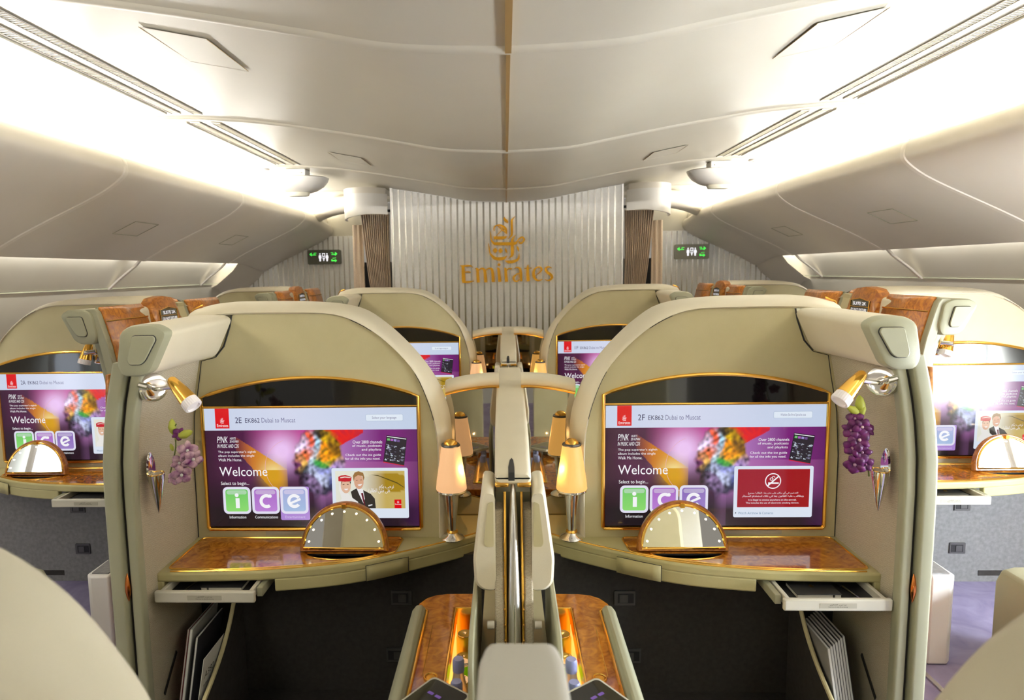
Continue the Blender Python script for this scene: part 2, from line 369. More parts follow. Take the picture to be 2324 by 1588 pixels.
for s, side in ((-1, 'left'), (1, 'right')):
    for (a, b, nm) in ((.5, 1.76, 'nearest, cut by photo edge'), (1.86, 3.17, 'middle, ending at the long ceiling rib'), (3.36, 4.66, 'far, ending at the white dome fixture')):
        vent(s, a, b, 1.385, 1.43, 'slotted air vent, inner %s strip, %s' % (side, nm), 'ceiling air vents')
        vent(s, a, b, 1.485, 1.53, 'slotted air vent, outer %s strip, %s' % (side, nm), 'ceiling air vents')
        g = G().tube([(s*1.552, a, zceil(1.552)-.003), (s*1.552, b, zceil(1.552)-.003)], .005, 6); n += 1; struct(build('trim_%d' % n, g, 'plast'))
# ceiling access hatches
def hatch(s, pts, label):
    g = G(); q = [(s*x, y, zceil(x)-.004) for x, y in pts]; t = thing('access_hatch', label, 'hatch', (s*pts[0][0], pts[0][1], q[0][2]), 'ceiling access hatches')
    k = 8; A, B, C, D = [Vector(a) for a in q]; secs = []
    for i in range(k+1):
        e = A.lerp(B, i/k); f = D.lerp(C, i/k); e.z = zceil(e.x)-.004; f.z = zceil(f.x)-.004; secs.append([e, f])
    g.loft(secs, False, False); build('panel', g, 'ceil', t, smooth=True)
    for P_, Q_ in ((A, D), (B, C)):
        g = G().tube([(P_.x, P_.y, zceil(P_.x)-.004), (Q_.x, Q_.y, zceil(Q_.x)-.003)], .0013, 5); build('long_gap', g, 'seam', t)
    for P_, Q_ in ((A, B), (D, C)):
        g = G().tube([(P_.lerp(Q_, i/8).x, P_.lerp(Q_, i/8).y, zceil(P_.lerp(Q_, i/8).x)-.004) for i in range(9)], .0008, 4); build('short_gap', g, 'bin', t)
for s, side in ((-1, 'left'), (1, 'right')):
    hatch(s, [(.85, 1.99), (1.027, 1.96), (1.027, 2.275), (.85, 2.305)], 'flat rectangular ceiling hatch near the camera on the '+side)
    hatch(s, [(.84, 4.03), (1.02, 3.97), (1.02, 4.24), (.84, 4.32)], 'flat rectangular ceiling hatch beside the white dome fixture on the '+side)
# white half-bowl fixtures near the end of the vents
for s, side in ((-1, 'left'), (1, 'right')):
    t = thing('dome_light', 'white half-bowl fixture hanging from the bright %s cove' % side, 'ceiling light', (s*1.5, 5.0, 2.04), 'white bowl fixtures', )
    g = G(); prof = [(.001, 2.052), (.06, 2.056), (.12, 2.075), (.17, 2.105), (.2, 2.14), (.208, 2.165), (.19, 2.172), (.001, 2.176)]
    g.lathe([(r, z) for r, z in prof], (s*1.49, 5.0, 0), 40, sy=.75); build('bowl', g, 'white', t)
    g = G(); g.lathe([(.001, 2.03), (.075, 2.033), (.082, 2.05), (.08, 2.062), (.001, 2.064)], (s*1.49, 4.95, 0), 32, sy=.5); build('lens', g, 'plast', t)
    g = G().box(s*1.49-.08, s*1.49+.08, 4.86, 4.98, 2.165, 2.215); build('bracket', g, 'white', t, bevel=.006)
    g = G().box(s*1.49-.055, s*1.49+.055, 4.85, 4.861, 2.183, 2.190); build('slot', g, 'plast', t)
    t = tag(build('speaker_grille', G().lathe([(.001, zceil(1.72)-.014), (.03, zceil(1.72)-.014), (.034, zceil(1.72)-.008), (.05, zceil(1.72)-.008), (.055, zceil(1.72)+.002)], (s*1.72, 4.86, 0), 32), 'white'), 'small round white disc set in the cove beside the %s bowl fixture' % side, 'speaker', 'round cove discs')
# toilet signs on the far walls
def sign(x, side, box):
    zc = 1.648; y = YE-.02; w, h = .17, .073
    t = thing('lavatory_sign', 'dark lit lavatory sign with green arrows on the %s striped wall' % side, 'sign', (x, y, zc-h), 'lavatory signs')
    build('housing', G().prism(rrect(x-w, x+w, zc-h, zc+h, .014), 'y', y-.02, y+.018), box, t)
    yy = y-.0205; X = lambda a: x+a*w*2/400-0; Zc = lambda b: zc+h-b*h*2/172
    def sh(pts, m, nm): build(nm, G().prism([(x-w+a*2*w/400, Zc(b)) for a, b in pts], 'y', yy-.001, yy), m, t, smooth=False)
    def cir(cx, cy, r): return [(cx+r*math.cos(k*.785), cy+r*math.sin(k*.785)) for k in range(8)]
    def person(cx, skirt):
        g = G()
        for P_ in (cir(cx, 48, 9), ([(cx-14, 62), (cx+14, 62), (cx+17, 100), (cx+10, 100), (cx+9, 75), (cx+10, 135), (cx-10, 135), (cx-9, 75), (cx-10, 100), (cx-17, 100)] if not skirt else [(cx-11, 62), (cx+11, 62), (cx+20, 95), (cx+12, 95), (cx+8, 135), (cx-8, 135), (cx-12, 95), (cx-20, 95)])):
            g.prism([(x-w+a*2*w/400, Zc(b)) for a, b in P_], 'y', yy-.001, yy)
        build('person_symbol', g, 'gwhite', t, smooth=False)
    person(152, False); person(236, True)
    g = G()
    for P_ in ([(180, 40), (212, 40), (212, 46), (180, 46)], [(180, 74), (212, 74), (212, 80), (180, 80)], [(180, 40), (186, 40), (186, 80), (180, 80)], [(206, 40), (212, 40), (212, 80), (206, 80)], [(178, 92), (214, 92), (204, 108), (200, 132), (192, 132), (188, 108)]):
        g.prism([(x-w+a*2*w/400, Zc(b)) for a, b in P_], 'y', yy-.001, yy)
    build('basin_symbol', g, 'gwhite', t, smooth=False)
    def arrow(pts):
        g = G()
        for P_ in pts: g.prism([(x-w+a*2*w/400, Zc(b)) for a, b in P_], 'y', yy-.001, yy)
        build('green_arrow', g, 'ggreen', t, smooth=False)
    arrow([[(25, 52), (52, 30), (52, 76)], [(52, 56), (105, 56), (105, 63), (52, 63)], [(78, 34), (110, 34), (110, 40), (84, 40), (84, 56), (78, 56)]])
    arrow([[(362, 48), (334, 26), (334, 72)], [(290, 52), (334, 52), (334, 60), (290, 60)], [(284, 32), (312, 32), (312, 52), (306, 52), (306, 38), (284, 38)]])
    arrow([[(355, 130), (332, 112), (332, 148)], [(290, 124), (334, 124), (334, 136), (290, 136)], [(288, 112), (298, 112), (298, 136), (288, 136)]])
    g = ptext('AFT', lambda a, b: (x-w+(302+a*44)*2*w/400, yy-.0005, Zc(108-b*16))); build('lettering', g, 'ggreen', t, smooth=False, recalc=False)
sign(-1.858, 'left', 'signbox'); sign(1.858, 'right', 'signbox2')
# ------------------------------------------------------------------ gold emblem and lettering on the centre wall
ST = [  # strokes: (x, y, width) in hundredths of the emblem's drawing
 [(1250,160,4),(1197,215,26),(1180,260,44),(1180,500,46),(1150,555,28),(1100,603,4)],
 [(1042,165,4),(1035,205,40),(1070,250,60),(1092,270,40),(1085,297,6)],
 [(830,440,16),(832,370,24),(880,332,24),(960,330,34),(1030,375,52),(1065,430,48),(1082,505,8)],
 [(992,412,10),(930,478,12),(865,548,8)], [(820,577,60),(1015,577,60),(1082,548,8)], [(900,345,12),(990,415,30),(1075,500,12)],
 [(748,440,6),(760,520,22),(768,620,26),(830,688,52),(885,693,64),(1220,693,62),(1290,640,22),(1330,598,30),(1385,570,32),(1422,610,36),(1400,662,36),(1350,688,40),(1312,650,22)],
 [(1258,525,4),(1200,590,34),(1185,660,60),(1185,900,62),(1150,950,30),(1105,995,4)],
 [(712,680,6),(725,760,22),(738,865,28),(790,940,50),(860,987,64),(1000,985,64),(1082,935,8)],
 [(1045,770,4),(1060,830,40),(1083,885,4)], [(1275,735,4),(1297,790,44),(1315,855,6)],
 [(1322,890,4),(1308,990,44),(1230,1043,56),(1120,1056,62),(1035,1030,6)],
 [(797,825,4),(845,825,108),(892,825,4)], [(908,828,4),(952,830,104),(997,830,4)]]
LT = [[(140,1108,6),(165,1120,26),(240,1122,34),(340,1120,32),(395,1152,8)],[(195,1115,60),(200,1280,70),(205,1440,70)],[(235,1245,28),(310,1243,28),(350,1255,20)],[(180,1440,44),(300,1442,38),(412,1425,14)],
 [(438,1175,8),(480,1190,50),(490,1300,58),(498,1455,66)],[(505,1215,20),(560,1178,30),(615,1195,50),(638,1280,60),(650,1455,66)],[(655,1215,20),(712,1178,30),(768,1195,50),(790,1280,60),(800,1450,66)],
 [(885,1108,4),(918,1108,64),(951,1108,4)],[(868,1175,8),(905,1190,50),(918,1300,58),(932,1448,66)],
 [(1010,1178,8),(1045,1195,50),(1052,1300,58),(1065,1448,66)],[(1075,1220,18),(1120,1185,32),(1172,1198,40)],
 [(1225,1190,16),(1270,1165,26),(1330,1190,44),(1350,1260,54),(1352,1360,56),(1362,1445,44)],[(1340,1270,14),(1250,1315,32),(1205,1370,44),(1220,1425,38),(1270,1442,26),(1335,1405,16)],
 [(1503,1110,6),(1490,1170,44),(1492,1300,60),(1500,1445,66)],[(1422,1190,16),(1500,1182,22),(1572,1184,14)],
 [(1640,1338,10),(1730,1268,20),(1768,1210,40),(1730,1165,26),(1660,1180,30),(1612,1250,50),(1612,1350,58),(1665,1420,44),(1725,1430,28),(1785,1405,12)],
 [(1968,1190,12),(1905,1162,28),(1850,1200,48),(1880,1270,56),(1945,1320,56),(1972,1375,50),(1930,1425,34),(1880,1432,26),(1825,1405,10)]]
def stroke_pts(st, k=5):
    c = cr(st, k); L = []; R = []
    for i, p in enumerate(c):
        a = c[max(i-1, 0)]; b = c[min(i+1, len(c)-1)]; dx, dy = b[0]-a[0], b[1]-a[1]; l = math.hypot(dx, dy) or 1
        nx, ny = -dy/l, dx/l; w = max(p[2], 2)/2; L.append((p[0]+nx*w, p[1]+ny*w)); R.append((p[0]-nx*w, p[1]-ny*w))
    return L, R
def strokes(sts, P, d, k=5):
    """P(a,b,depth) -> 3D; each stroke an extruded ribbon"""
    g = G()
    for si, st in enumerate(sts):
        d = d*1.012 if d > .004 else d
        L, R = stroke_pts(st, k); secs = [[P(*l, 0), P(*r, 0), P(*r, d), P(*l, d)] for l, r in zip(L, R)]
        g.loft(secs, True, True)
    return g
k_ = .754/1855/1.0
EP = lambda a, b, d: ((a-1075)*k_, YC-.003-d, 1.535-(b-1100)*k_+.001)
t = thing('wall_emblem', 'large golden calligraphy emblem mounted on the striped centre wall', 'emblem', (0, YC, 1.53)); build('calligraphy', strokes(ST, EP, .012), 'sign_gold', t)
t = thing('wall_lettering', 'golden raised word under the emblem on the striped centre wall', 'lettering', (0, YC, 1.36)); build('letters', strokes(LT, EP, .014), 'sign_gold', t, bevel=.002)
# ------------------------------------------------------------------ curtains and their boxes
for s, side in ((-1, 'left'), (1, 'right')):
    y = YC+.0
    t = thing('curtain_box', 'cream rounded curtain box at the top %s of the centre wall' % side, 'curtain box', (s*1.12, y, 1.92), 'curtain boxes')
    front = cr([(s*.965, 5.52), (s*1.05, 5.44), (s*1.16, 5.42), (s*1.25, 5.47), (s*1.31, 5.58), (s*1.33, 5.72)], 5)
    g = G(); zt, zb = 2.125, 1.93
    back = [(a[0]*1-(s*.012), a[1]+.02) for a in front][::-1]
    def zlow(x): return 1.945-.035*max(0, (abs(x)-1.08)/.25)
    secs = [[(a[0]-s*.0, a[1], z(a[0])) for a in front+back] for z in (lambda x: zlow(x), lambda x: zlow(x)+.01, lambda x: zt-.02)]
    g.loft(secs, True, True); build('cover', g, 'white', t)
    g = G().prism(front+[(s*1.33, 5.9), (s*.965, 5.9)], 'z', zt-.02, zt+.025); build('top_cap', g, 'rib', t)
    g = G().box(min(s*.93, s*1.0), max(s*.93, s*1.0), 5.7, 5.73, 1.98, 2.0); build('rail', g, 'blackm', t)
    # pleated curtain, gathered and leaning to the wall
    def pleat(xt0, xt1, xb0, xb1, zt, zb, y, nf, amp, yo):
        g = G(); K = nf*6; secs = []
        for j in range(13):
            v = j/12; z = zt+(zb-zt)*v; row = []
            for i in range(K+1):
                u = i/K; xt = xt0+(xt1-xt0)*u; xb = xb0+(xb1-xb0)*u; bow = math.sin(v*math.pi)*.012
                row.append((s*(xt+(xb-xt)*v+bow), y+yo+amp*math.sin(u*nf*2*math.pi)*(1+.25*math.sin(i*.9+v*3)), z))
            secs.append(row)
        g.loft(secs, False, False); return g
    c = build('curtain', pleat(.965, 1.20, .950, 1.07, 1.96, .9, YC, 13, .018, .08), 'curtain')
    tag(c, 'gathered brown pleated curtain hanging from the %s curtain box' % side, 'curtain', 'pleated curtains')
    sm = c.modifiers.new('solid', 'SOLIDIFY'); sm.thickness = .003
    c = build('curtain_leading_edge', pleat(1.20, 1.285, 1.17, 1.27, 1.88, .2, YC, 2, .01, .14), 'curtain')
    tag(c, 'flat brown curtain strip on the outer side of the %s curtain' % side, 'curtain', 'flat curtain strips'); sm = c.modifiers.new('solid', 'SOLIDIFY'); sm.thickness = .006
    g = G().box(min(s*1.12, s*1.19), max(s*1.12, s*1.19), 6.3, 6.4, 0, 1.9); struct(build('trim_%d' % (60+s), g, 'steel', smooth=False))
    g = G().box(min(s*.94, s*1.6), max(s*.94, s*1.6), 7.6, 7.65, 0, 1.6); struct(build('wall_galley_'+side, g, 'dark', smooth=False))

# ------------------------------------------------------------------ what the screens show
def hexc(h): 
    c = [int(h[i:i+2], 16)/255 for i in (0, 2, 4)]; return tuple((x/12.92 if x < .04045 else ((x+.055)/1.055)**2.4) for x in c)
def lerp3(a, b, t): return tuple(a[i]+(b[i]-a[i])*t for i in range(3))
FAC = [((.40,.30),'e8d8f0'),((.43,.24),'3a4a52'),((.46,.33),'d8c8e8'),((.45,.42),'c07a50'),((.41,.50),'6a2a60'),((.39,.60),'451040'),((.44,.56),'2a1024'),((.47,.47),'f4c060'),
       ((.49,.28),'e05018'),((.495,.40),'e86a20'),((.49,.52),'182828'),((.52,.3),'9cc8e0'),((.52,.42),'b8d8e8'),((.52,.52),'a8b0d0'),((.56,.24),'2c2010'),((.58,.29),'f0c000'),((.57,.36),'f09000'),((.60,.31),'6a4008'),
       ((.56,.43),'30a040'),((.60,.40),'d8a000'),((.62,.46),'b090d0'),((.58,.52),'8a90c8'),((.63,.54),'706098'),((.55,.60),'c0c8e8'),((.60,.62),'48508a'),((.50,.66),'806890'),((.56,.70),'30304a'),((.46,.70),'504060'),((.62,.66),'2c2844')]
FAC = [((a*1.777, b), hexc(c)) for (a, b), c in FAC]
def art(p, q):
    x = p*1.777; nz = noise.noise(Vector((x*5, q*5, 3)))*.5+.5; n2 = noise.noise(Vector((x*16, q*16, 9)))
    c = lerp3(hexc('3a1434'), hexc('5a1c4c'), nz)
    # beams
    def beam(d0, w): return max(0, 1-abs(d0)/w)
    d = (x-.30)*.55-(q-.25)*1.0
    mg = max(0, min(1, (p-.18)*6))*max(0, min(1, (.62-q)*4)); c = lerp3(c, hexc('d03098') if q < .38 else hexc('9a3a9a'), mg*(.55+.45*nz))
    lil = math.exp(-((x-.64)**2+(q-.36)**2)/.022); c = lerp3(c, hexc('f0c8f8'), min(1, lil*1.1))
    ob = beam(q-(.24+(x-.26)*.75), .10) if .2 < x < .68 else 0
    if p > .14 and q > .24+(x-.26)*.66 and q < .36+(x-.26)*1.15 and x < .68: c = lerp3(c, lerp3(hexc('b85a20'), hexc('f0a800'), min(1, max(0, (x-.3)*3))), min(1, (x-.22)*6, (.70-x)*9))
    if p > .5 and .0 < (x-.905) < .055 and q < .47: c = hexc('9cc4dc') if False else c
    if x < .68: yel = math.exp(-((x-.56)**2/.010+(q-.57)**2/.012)); c = lerp3(c, hexc('f6e8a0') if q < .52 else hexc('d8a010'), min(1, yel))
    if p > .50: 
        t = min(1, (p-.50)*3); c2 = lerp3(hexc('c890d8'), hexc('7a1a78'), t)
        if q < .18+(.78-p)*.95 and p < .75: c2 = lerp3(hexc('f02008'), hexc('c81838'), min(1, abs(n2)+(p-.6)*3))
        if q > .45: c2 = lerp3(c2, hexc('b868a8'), .4)
        c = lerp3(c, c2, min(1, (p-.50)*25))
    fx = ((x-.95)**2/.052+(q-.45)**2/.095)
    if fx < 1.0+.25*n2:
        n3 = noise.noise(Vector((x*9, q*9, 1.5))); n4 = noise.noise(Vector((x*9, q*9, 7.5))); n5 = noise.noise(Vector((x*34, q*30, 4))); n6 = noise.noise(Vector((x*22+q*30, q*8, 6)))
        X_, Q_ = x+n3*.075+n5*.014, q+n4*.075-n5*.012
        best = sorted(((X_-a)**2+(Q_-b)**2, cc) for (a, b), cc in FAC)
        ww = [1/(d+.0006)**2 for d, _ in best[:3]]; sw = sum(ww); cc = tuple(sum(w*bb[1][k] for w, bb in zip(ww, best))/sw for k in range(3))
        li = 1+.9*n5+.7*n6; cc = tuple(max(0, v*li) for v in cc)
        c = lerp3(c, cc, min(1, (1.0+.25*n2-fx)*4))
    dk = max(0, min(1, (q-.60)/.26)); c = lerp3(c, hexc('1c181c'), dk*(.97 if abs(p-.5) > .06 else .85))
    if p < .10: c = lerp3(c, hexc('24101f'), .6*(1-p/.1))
    if p > .9: c = lerp3(c, hexc('4a1450'), (p-.9)*6)
    return c
class Pic:
    def __init__(s): s.v = []; s.f = []; s.c = []; s.l = 0
    def poly(s, pts, c, lay):
        o = len(s.v); s.v += [(p, q, lay) for p, q in pts]; s.f.append(tuple(range(o, o+len(pts)))); s.c += [c]*len(pts)
    def grid(s, p0, p1, q0, q1, nx, ny, fn, lay):
        o = len(s.v)
        for j in range(ny+1):
            for i in range(nx+1):
                p = p0+(p1-p0)*i/nx; q = q0+(q1-q0)*j/ny; s.v.append((p, q, lay)); s.c.append(fn(p, q))
        for j in range(ny):
            for i in range(nx):
                a = o+j*(nx+1)+i; s.f.append((a, a+1, a+nx+2, a+nx+1))
    def text(s, txt, p0, p1, q0, q1, c, lay=6, shear=0):
        V, F = glyphs(txt, shear); o = len(s.v); s.v += [(p0+(p1-p0)*a, q1+(q0-q1)*b, lay) for a, b in V]; s.f += [tuple(i+o for i in f) for f in F]; s.c += [c]*len(V)
    def rr(s, p0, p1, q0, q1, r, c, lay, fn=None):
        pts = [(a/1.777, b) for a, b in rrect(p0*1.777, p1*1.777, q0, q1, r, 6)]
        o = len(s.v); s.poly(pts, c, lay)
        if fn:
            for i in range(len(pts)): s.c[o+i] = fn(*pts[i])
    def ring(s, cx, cy, r0, r1, c, lay, a0=0, a1=360, n=40):
        o = len(s.v)
        for i in range(n+1):
            a = rad(a0+(a1-a0)*i/n)
            for r in (r0, r1): s.v.append((cx+r*math.cos(a)/1.777, cy+r*math.sin(a), lay)); s.c.append(c)
        for i in range(n): s.f.append((o+2*i, o+2*i+1, o+2*i+3, o+2*i+2))
def arabic(words):
    """joined letter shapes in reading order, laid out for left-to-right drawing"""
    return words[::-1]
AR1 = arabic('\uFEE7\uFEAE\uFEA3\uFE90 \uFE91\uFEDC\uFEE2'); AR2 = arabic('\uFECB\uFEE0\uFEF0 \uFEE3\uFE98\uFEE6 \uFE8D\uFEDF\uFEC4\uFE8E\uFE8B\uFEAE\uFE93')
AR3 = arabic('\uFE8D\uFEDF\uFE98\uFEAA\uFEA7\uFEF4\uFEE6 \uFED3\uFEF2 \uFE83\uFEF1 \uFEE3\uFEDC\uFE8E\uFEE5 \uFECB\uFEE0\uFEF0 \uFEE3\uFE98\uFEE6 \uFEEB\uFEAC\uFEE9 \uFE8D\uFEDF\uFEC4\uFE8E\uFE8B\uFEAE\uFE93 \uFEE3\uFEE4\uFEE8\uFEEE\uFEC9')
AR4 = arabic('\uFEED\uFEF3\uFEC8\uFE8E\uFED7\uFE90 \uFECB\uFEE0\uFEF4\uFEEA \uFE8D\uFEDF\uFED8\uFE8E\uFEE7\uFEEE\uFEE5 \uFE91\uFEE4\uFE8E \uFED3\uFEF2 \uFEAB\uFEDF\uFEDA \uFE8D\uFEB3\uFE98\uFEA8\uFEAA\uFE8D\uFEE1 \uFE8D\uFEDF\uFEB4\uFEA0\uFE8E\uFE8B\uFEAE')
WH = (.95, .95, .98); RED = hexc('e00818')
def emblem_small(P_, p0, p1, q0, q1, c, lay):
    for st in ST:
        L, R = stroke_pts(st, 2); m = lambda a: (p0+(a[0]-700)/740*(p1-p0), q0+(a[1]-150)/950*(q1-q0))
        for i in range(len(L)-1): P_.poly([m(L[i]), m(R[i]), m(R[i+1]), m(L[i+1])], c, lay)
def screen_pic(seat, lang, inset, hi, detail):
    P_ = Pic()
    n = 3 if detail else 1
    P_.grid(0, 1, .182, 1, 100*n if detail else 120, 45*n if detail else 50, art, 0)
    P_.grid(0, 1, 0, .182, 10, 2, lambda p, q: lerp3(hexc('d8ddf2'), hexc('c2d2ea'), abs(p-.4)*1.5), 0)
    P_.ring(.415, .50, .243, .246, hexc('e8b0c0'), 1, 110, 250)
    P_.poly([(.052, 0), (.118, 0), (.118, .165), (.052, .165)], RED, 2)
    emblem_small(P_, .075, .095, .075, .125, WH, 3); P_.text('Emirates', .059, .112, .128, .152, WH, 3)
    ink = hexc('39335a'); gr = hexc('77749a')
    P_.text(seat, .147, .178, .072, .120, ink); P_.text('EK862', .194, .263, .080, .118, ink); P_.text('Dubai to Muscat', .272, .432, .078, .118, gr)
    P_.rr(.762, .938, .055, .112, .012, hexc('a9bcd6'), 1); P_.rr(.7635, .9365, .0575, .1095, .010, hexc('e4eefa'), 2); P_.text(lang, .793, .907, .072, .098, gr)
    P_.text('P!NK', .055, .107, .232, .287, WH, 6, .25); P_.text('HURTS', .117, .145, .240, .258, WH, 6, .25); P_.text('2B HUMAN', .115, .158, .264, .285, WH, 6, .25)
    P_.text('IN MUSIC AND CDS', .055, .158, .297, .328, WH, 6, .25)
    for i, (l, w) in enumerate((("The pop superstar's eighth", .180), ('album includes the single', .172), ('Walk Me Home.', .112))):
        P_.text(l, .057, .057+w, .352+i*.033, .376+i*.033, WH)
    P_.text('Welcome', .058, .287, .490, .568, WH); P_.text('Select to begin...', .062, .197, .615, .652, WH)
    if hi: P_.rr(.341, .481, .661, .948, .015, hexc('b08ad8'), 1)
    for p0, c1, c2, ch in ((.068, '58c060', '9ce878', 'i'), (.206, 'a058c0', 'c890e0', 'c'), (.343, 'a8a0dc' if hi else '8058b8', 'a8cce8' if hi else 'a890d0', 'e')):
        P_.rr(p0, p0+.132, .661, .893, .04, hexc('e6e4f6'), 2); P_.rr(p0+.012, p0+.120, .682, .872, .022, hexc(c1), 3, lambda p, q, a=c1, b=c2: lerp3(hexc(a), hexc(b), (q-.68)*4 if q > .7 else .3))
        P_.rr(p0+.018, p0+.114, .690, .725, .016, lerp3(hexc(c1), (1, 1, 1), .35), 4)
        if ch == 'i':
            P_.ring(p0+.066, .731, 0, .0165, WH, 6); P_.rr(p0+.0595, p0+.0785, .757, .842, .002, WH, 6)
        elif ch == 'c':
            P_.ring(p0+.070, .783, .033, .060, WH, 6, 55, 305)
            P_.ring(p0+.088, .740, 0, .015, WH, 6)
        else:
            P_.ring(p0+.066, .783, .033, .060, WH, 6, 40, 325); P_.poly([(p0+.038, .80), (p0+.094, .755), (p0+.098, .775), (p0+.044, .815)], WH, 6)
    for l, c0, c1 in (('Information', .1345-.040, .1345+.040), ('Communications', .2725-.055, .2725+.055), ('Entertainment', .411-.048, .411+.048)):
        P_.text(l, c0, c1, .908, .932, WH if not (hi and l[0] == 'E') else hexc('d8c8f0'))
    for i, (l, r, w, q) in enumerate((('Over 2800 channels', .837, .139, .272), ('of music, podcasts', .834, .139, .306), ('and playlists', .831, .092, .338), ('Check out the ice guide', .829, .167, .383), ('for all the info you need.', .825, .165, .415))):
        P_.text(l, r-w, r, q, q+.026, WH)
    # tilted booklet
    A, B, C, D = (.858, .230), (.953, .254), (.936, .491), (.838, .458)
    bl = lambda a, b: (A[0]*(1-a)*(1-b)+B[0]*a*(1-b)+C[0]*a*b+D[0]*(1-a)*b, A[1]*(1-a)*(1-b)+B[1]*a*(1-b)+C[1]*a*b+D[1]*(1-a)*b)
    P_.poly([A, B, C, D], hexc('28222e'), 1); P_.poly([bl(.03, .03), bl(.97, .03), bl(.97, .055), bl(.03, .055)], WH, 2); P_.poly([bl(0, .97), bl(1, .97), bl(1, 1), bl(0, 1)], hexc('d02040'), 2)
    rnd = random.Random(4)
    for k in range(60 if detail else 25):
        a, b = rnd.random()*.86+.04, .28+rnd.random()*.62; w, h = .03+rnd.random()*.1, .01+rnd.random()*.035
        P_.poly([bl(a, b), bl(min(.97, a+w), b+.01), bl(min(.97, a+w*.8), b+h), bl(a, b+h)], lerp3(hexc('5a4a78'), hexc('d0e0e8'), rnd.random()), 2+k*.02)
    for k in range(4): P_.poly([bl(.06+k*.16, .1), bl(.19+k*.16, .1), bl(.19+k*.16, .18), bl(.06+k*.16, .18)], hexc(('70c070', 'b060c0', 'a090d0', '705090')[k]), 4)
    # inset picture
    P_.rr(.592, .953, .504, .932, .015, hexc('dfe8f6'), 2)
    if inset == 'smoke':
        P_.rr(.609, .937, .53, .848, .004, hexc('a00818'), 3); P_.ring(.770, .628, .057, .065, WH, 5)
        P_.poly([(.748, .640), (.796, .640), (.796, .652), (.748, .652)], WH, 5); P_.poly([(.741, .668), (.795, .583), (.799, .590), (.746, .676)], WH, 5)
        P_.ring(.762, .612, .008, .013, WH, 5, 0, 300); P_.ring(.772, .600, .008, .013, WH, 5, 90, 360)
        P_.text(AR3, .658, .886, .716, .740, WH); P_.text(AR4, .630, .912, .744, .768, WH)
        P_.text('It is illegal to smoke anywhere on this aircraft.', .660, .880, .778, .797, WH); P_.text('This includes the use of electronic smoking devices.', .648, .892, .803, .821, WH)
        P_.text('Watch Airshow & Cameras', .614, .775, .885, .906, hexc('6f8fae')); P_.poly([(.601, .887), (.607, .895), (.601, .903)], hexc('303848'), 4)
    else:
        P_.grid(.609, .937, .53, .848, 40, 24, lambda p, q: lerp3(hexc('e6e6d8'), hexc('a8861c') if math.exp(-((p-.85)**2/.012+(q-.63)**2/.006)) > .3 else hexc('c8ae60'), max(0, min(1, (p-.72)*8))), 3)
        pl = lambda pts, c, l: P_.poly([(.609+(a-345)/900*.328, .53+(b-828)/477*.318) for a, b in pts], hexc(c), l)
        el = lambda cx, cy, rx, ry, c, l: pl([(cx+rx*math.cos(i*.3142), cy+ry*math.sin(i*.3142)) for i in range(20)], c, l)
        # man
        pl([(540, 1090), (610, 1050), (650, 1040), (700, 1070), (800, 1120), (850, 1180), (860, 1303), (600, 1303), (560, 1180)], '35332f', 4)
        pl([(615, 1040), (700, 1060), (720, 1180), (700, 1240), (650, 1130)], 'f0eef0', 4.3); pl([(672, 1110), (700, 1105), (725, 1290), (700, 1230)], '6a2030', 4.6)
        el(650, 965, 62, 92, 'd9a688', 5); pl([(583, 960), (575, 890), (600, 845), (650, 830), (710, 850), (725, 910), (712, 950), (700, 890), (640, 880), (600, 905)], '9a7040', 5.3)
        pl([(632, 1000), (695, 990), (672, 1016), (645, 1016)], 'f4f0ee', 5.6); pl([(614, 945), (634, 942), (634, 948), (614, 951)], '403020', 5.6); pl([(668, 938), (690, 936), (690, 942), (668, 944)], '403020', 5.6)
        pl([(762, 1262), (815, 1250), (818, 1264), (765, 1278)], 'e8e8ea', 5.6)
        # woman
        pl([(400, 960), (385, 1050), (420, 1180), (365, 1240), (362, 1303), (650, 1303), (630, 1220), (560, 1170), (500, 1110), (430, 1060)], 'eceae6', 6)
        el(478, 1010, 66, 100, 'e2b89c', 6.3); pl([(425, 960), (420, 1010), (435, 960), (530, 958), (540, 1000), (548, 960)], '3a2018', 6.4)
        pl([(385, 900), (420, 882), (480, 878), (530, 890), (557, 905), (550, 955), (470, 962), (385, 955)], 'c81c2c', 6.6); pl([(410, 905), (470, 895), (545, 905), (545, 913), (470, 908), (412, 918)], 'e8d8d0', 6.8)
        pl([(455, 1052), (508, 1050), (495, 1072), (470, 1072)], 'f4f0f0', 6.7); pl([(438, 995), (462, 992), (462, 1000), (438, 1003)], '301810', 6.7); pl([(492, 992), (516, 994), (516, 1002), (492, 1000)], '301810', 6.7)
        P_.text(AR1, .815, .885, .645, .692, WH, 7); P_.text(AR2, .764, .868, .676, .720, WH, 7)
        pl([(1105, 1192), (1195, 1192), (1195, 1303), (1105, 1303)], 'e00818', 7); P_.text('Emirates', .889, .918, .806, .818, WH, 8); emblem_small(P_, .898, .909, .783, .804, WH, 8)
        pl([(800, 875), (900, 890), (1050, 950), (1150, 990), (1230, 1040), (1230, 1030), (1150, 975), (1050, 935), (900, 880)], '55481a', 5)
        if inset == 'crew2': P_.text('Watch Airshow & Cameras', .614, .775, .885, .906, hexc('6f8fae'))
    return P_
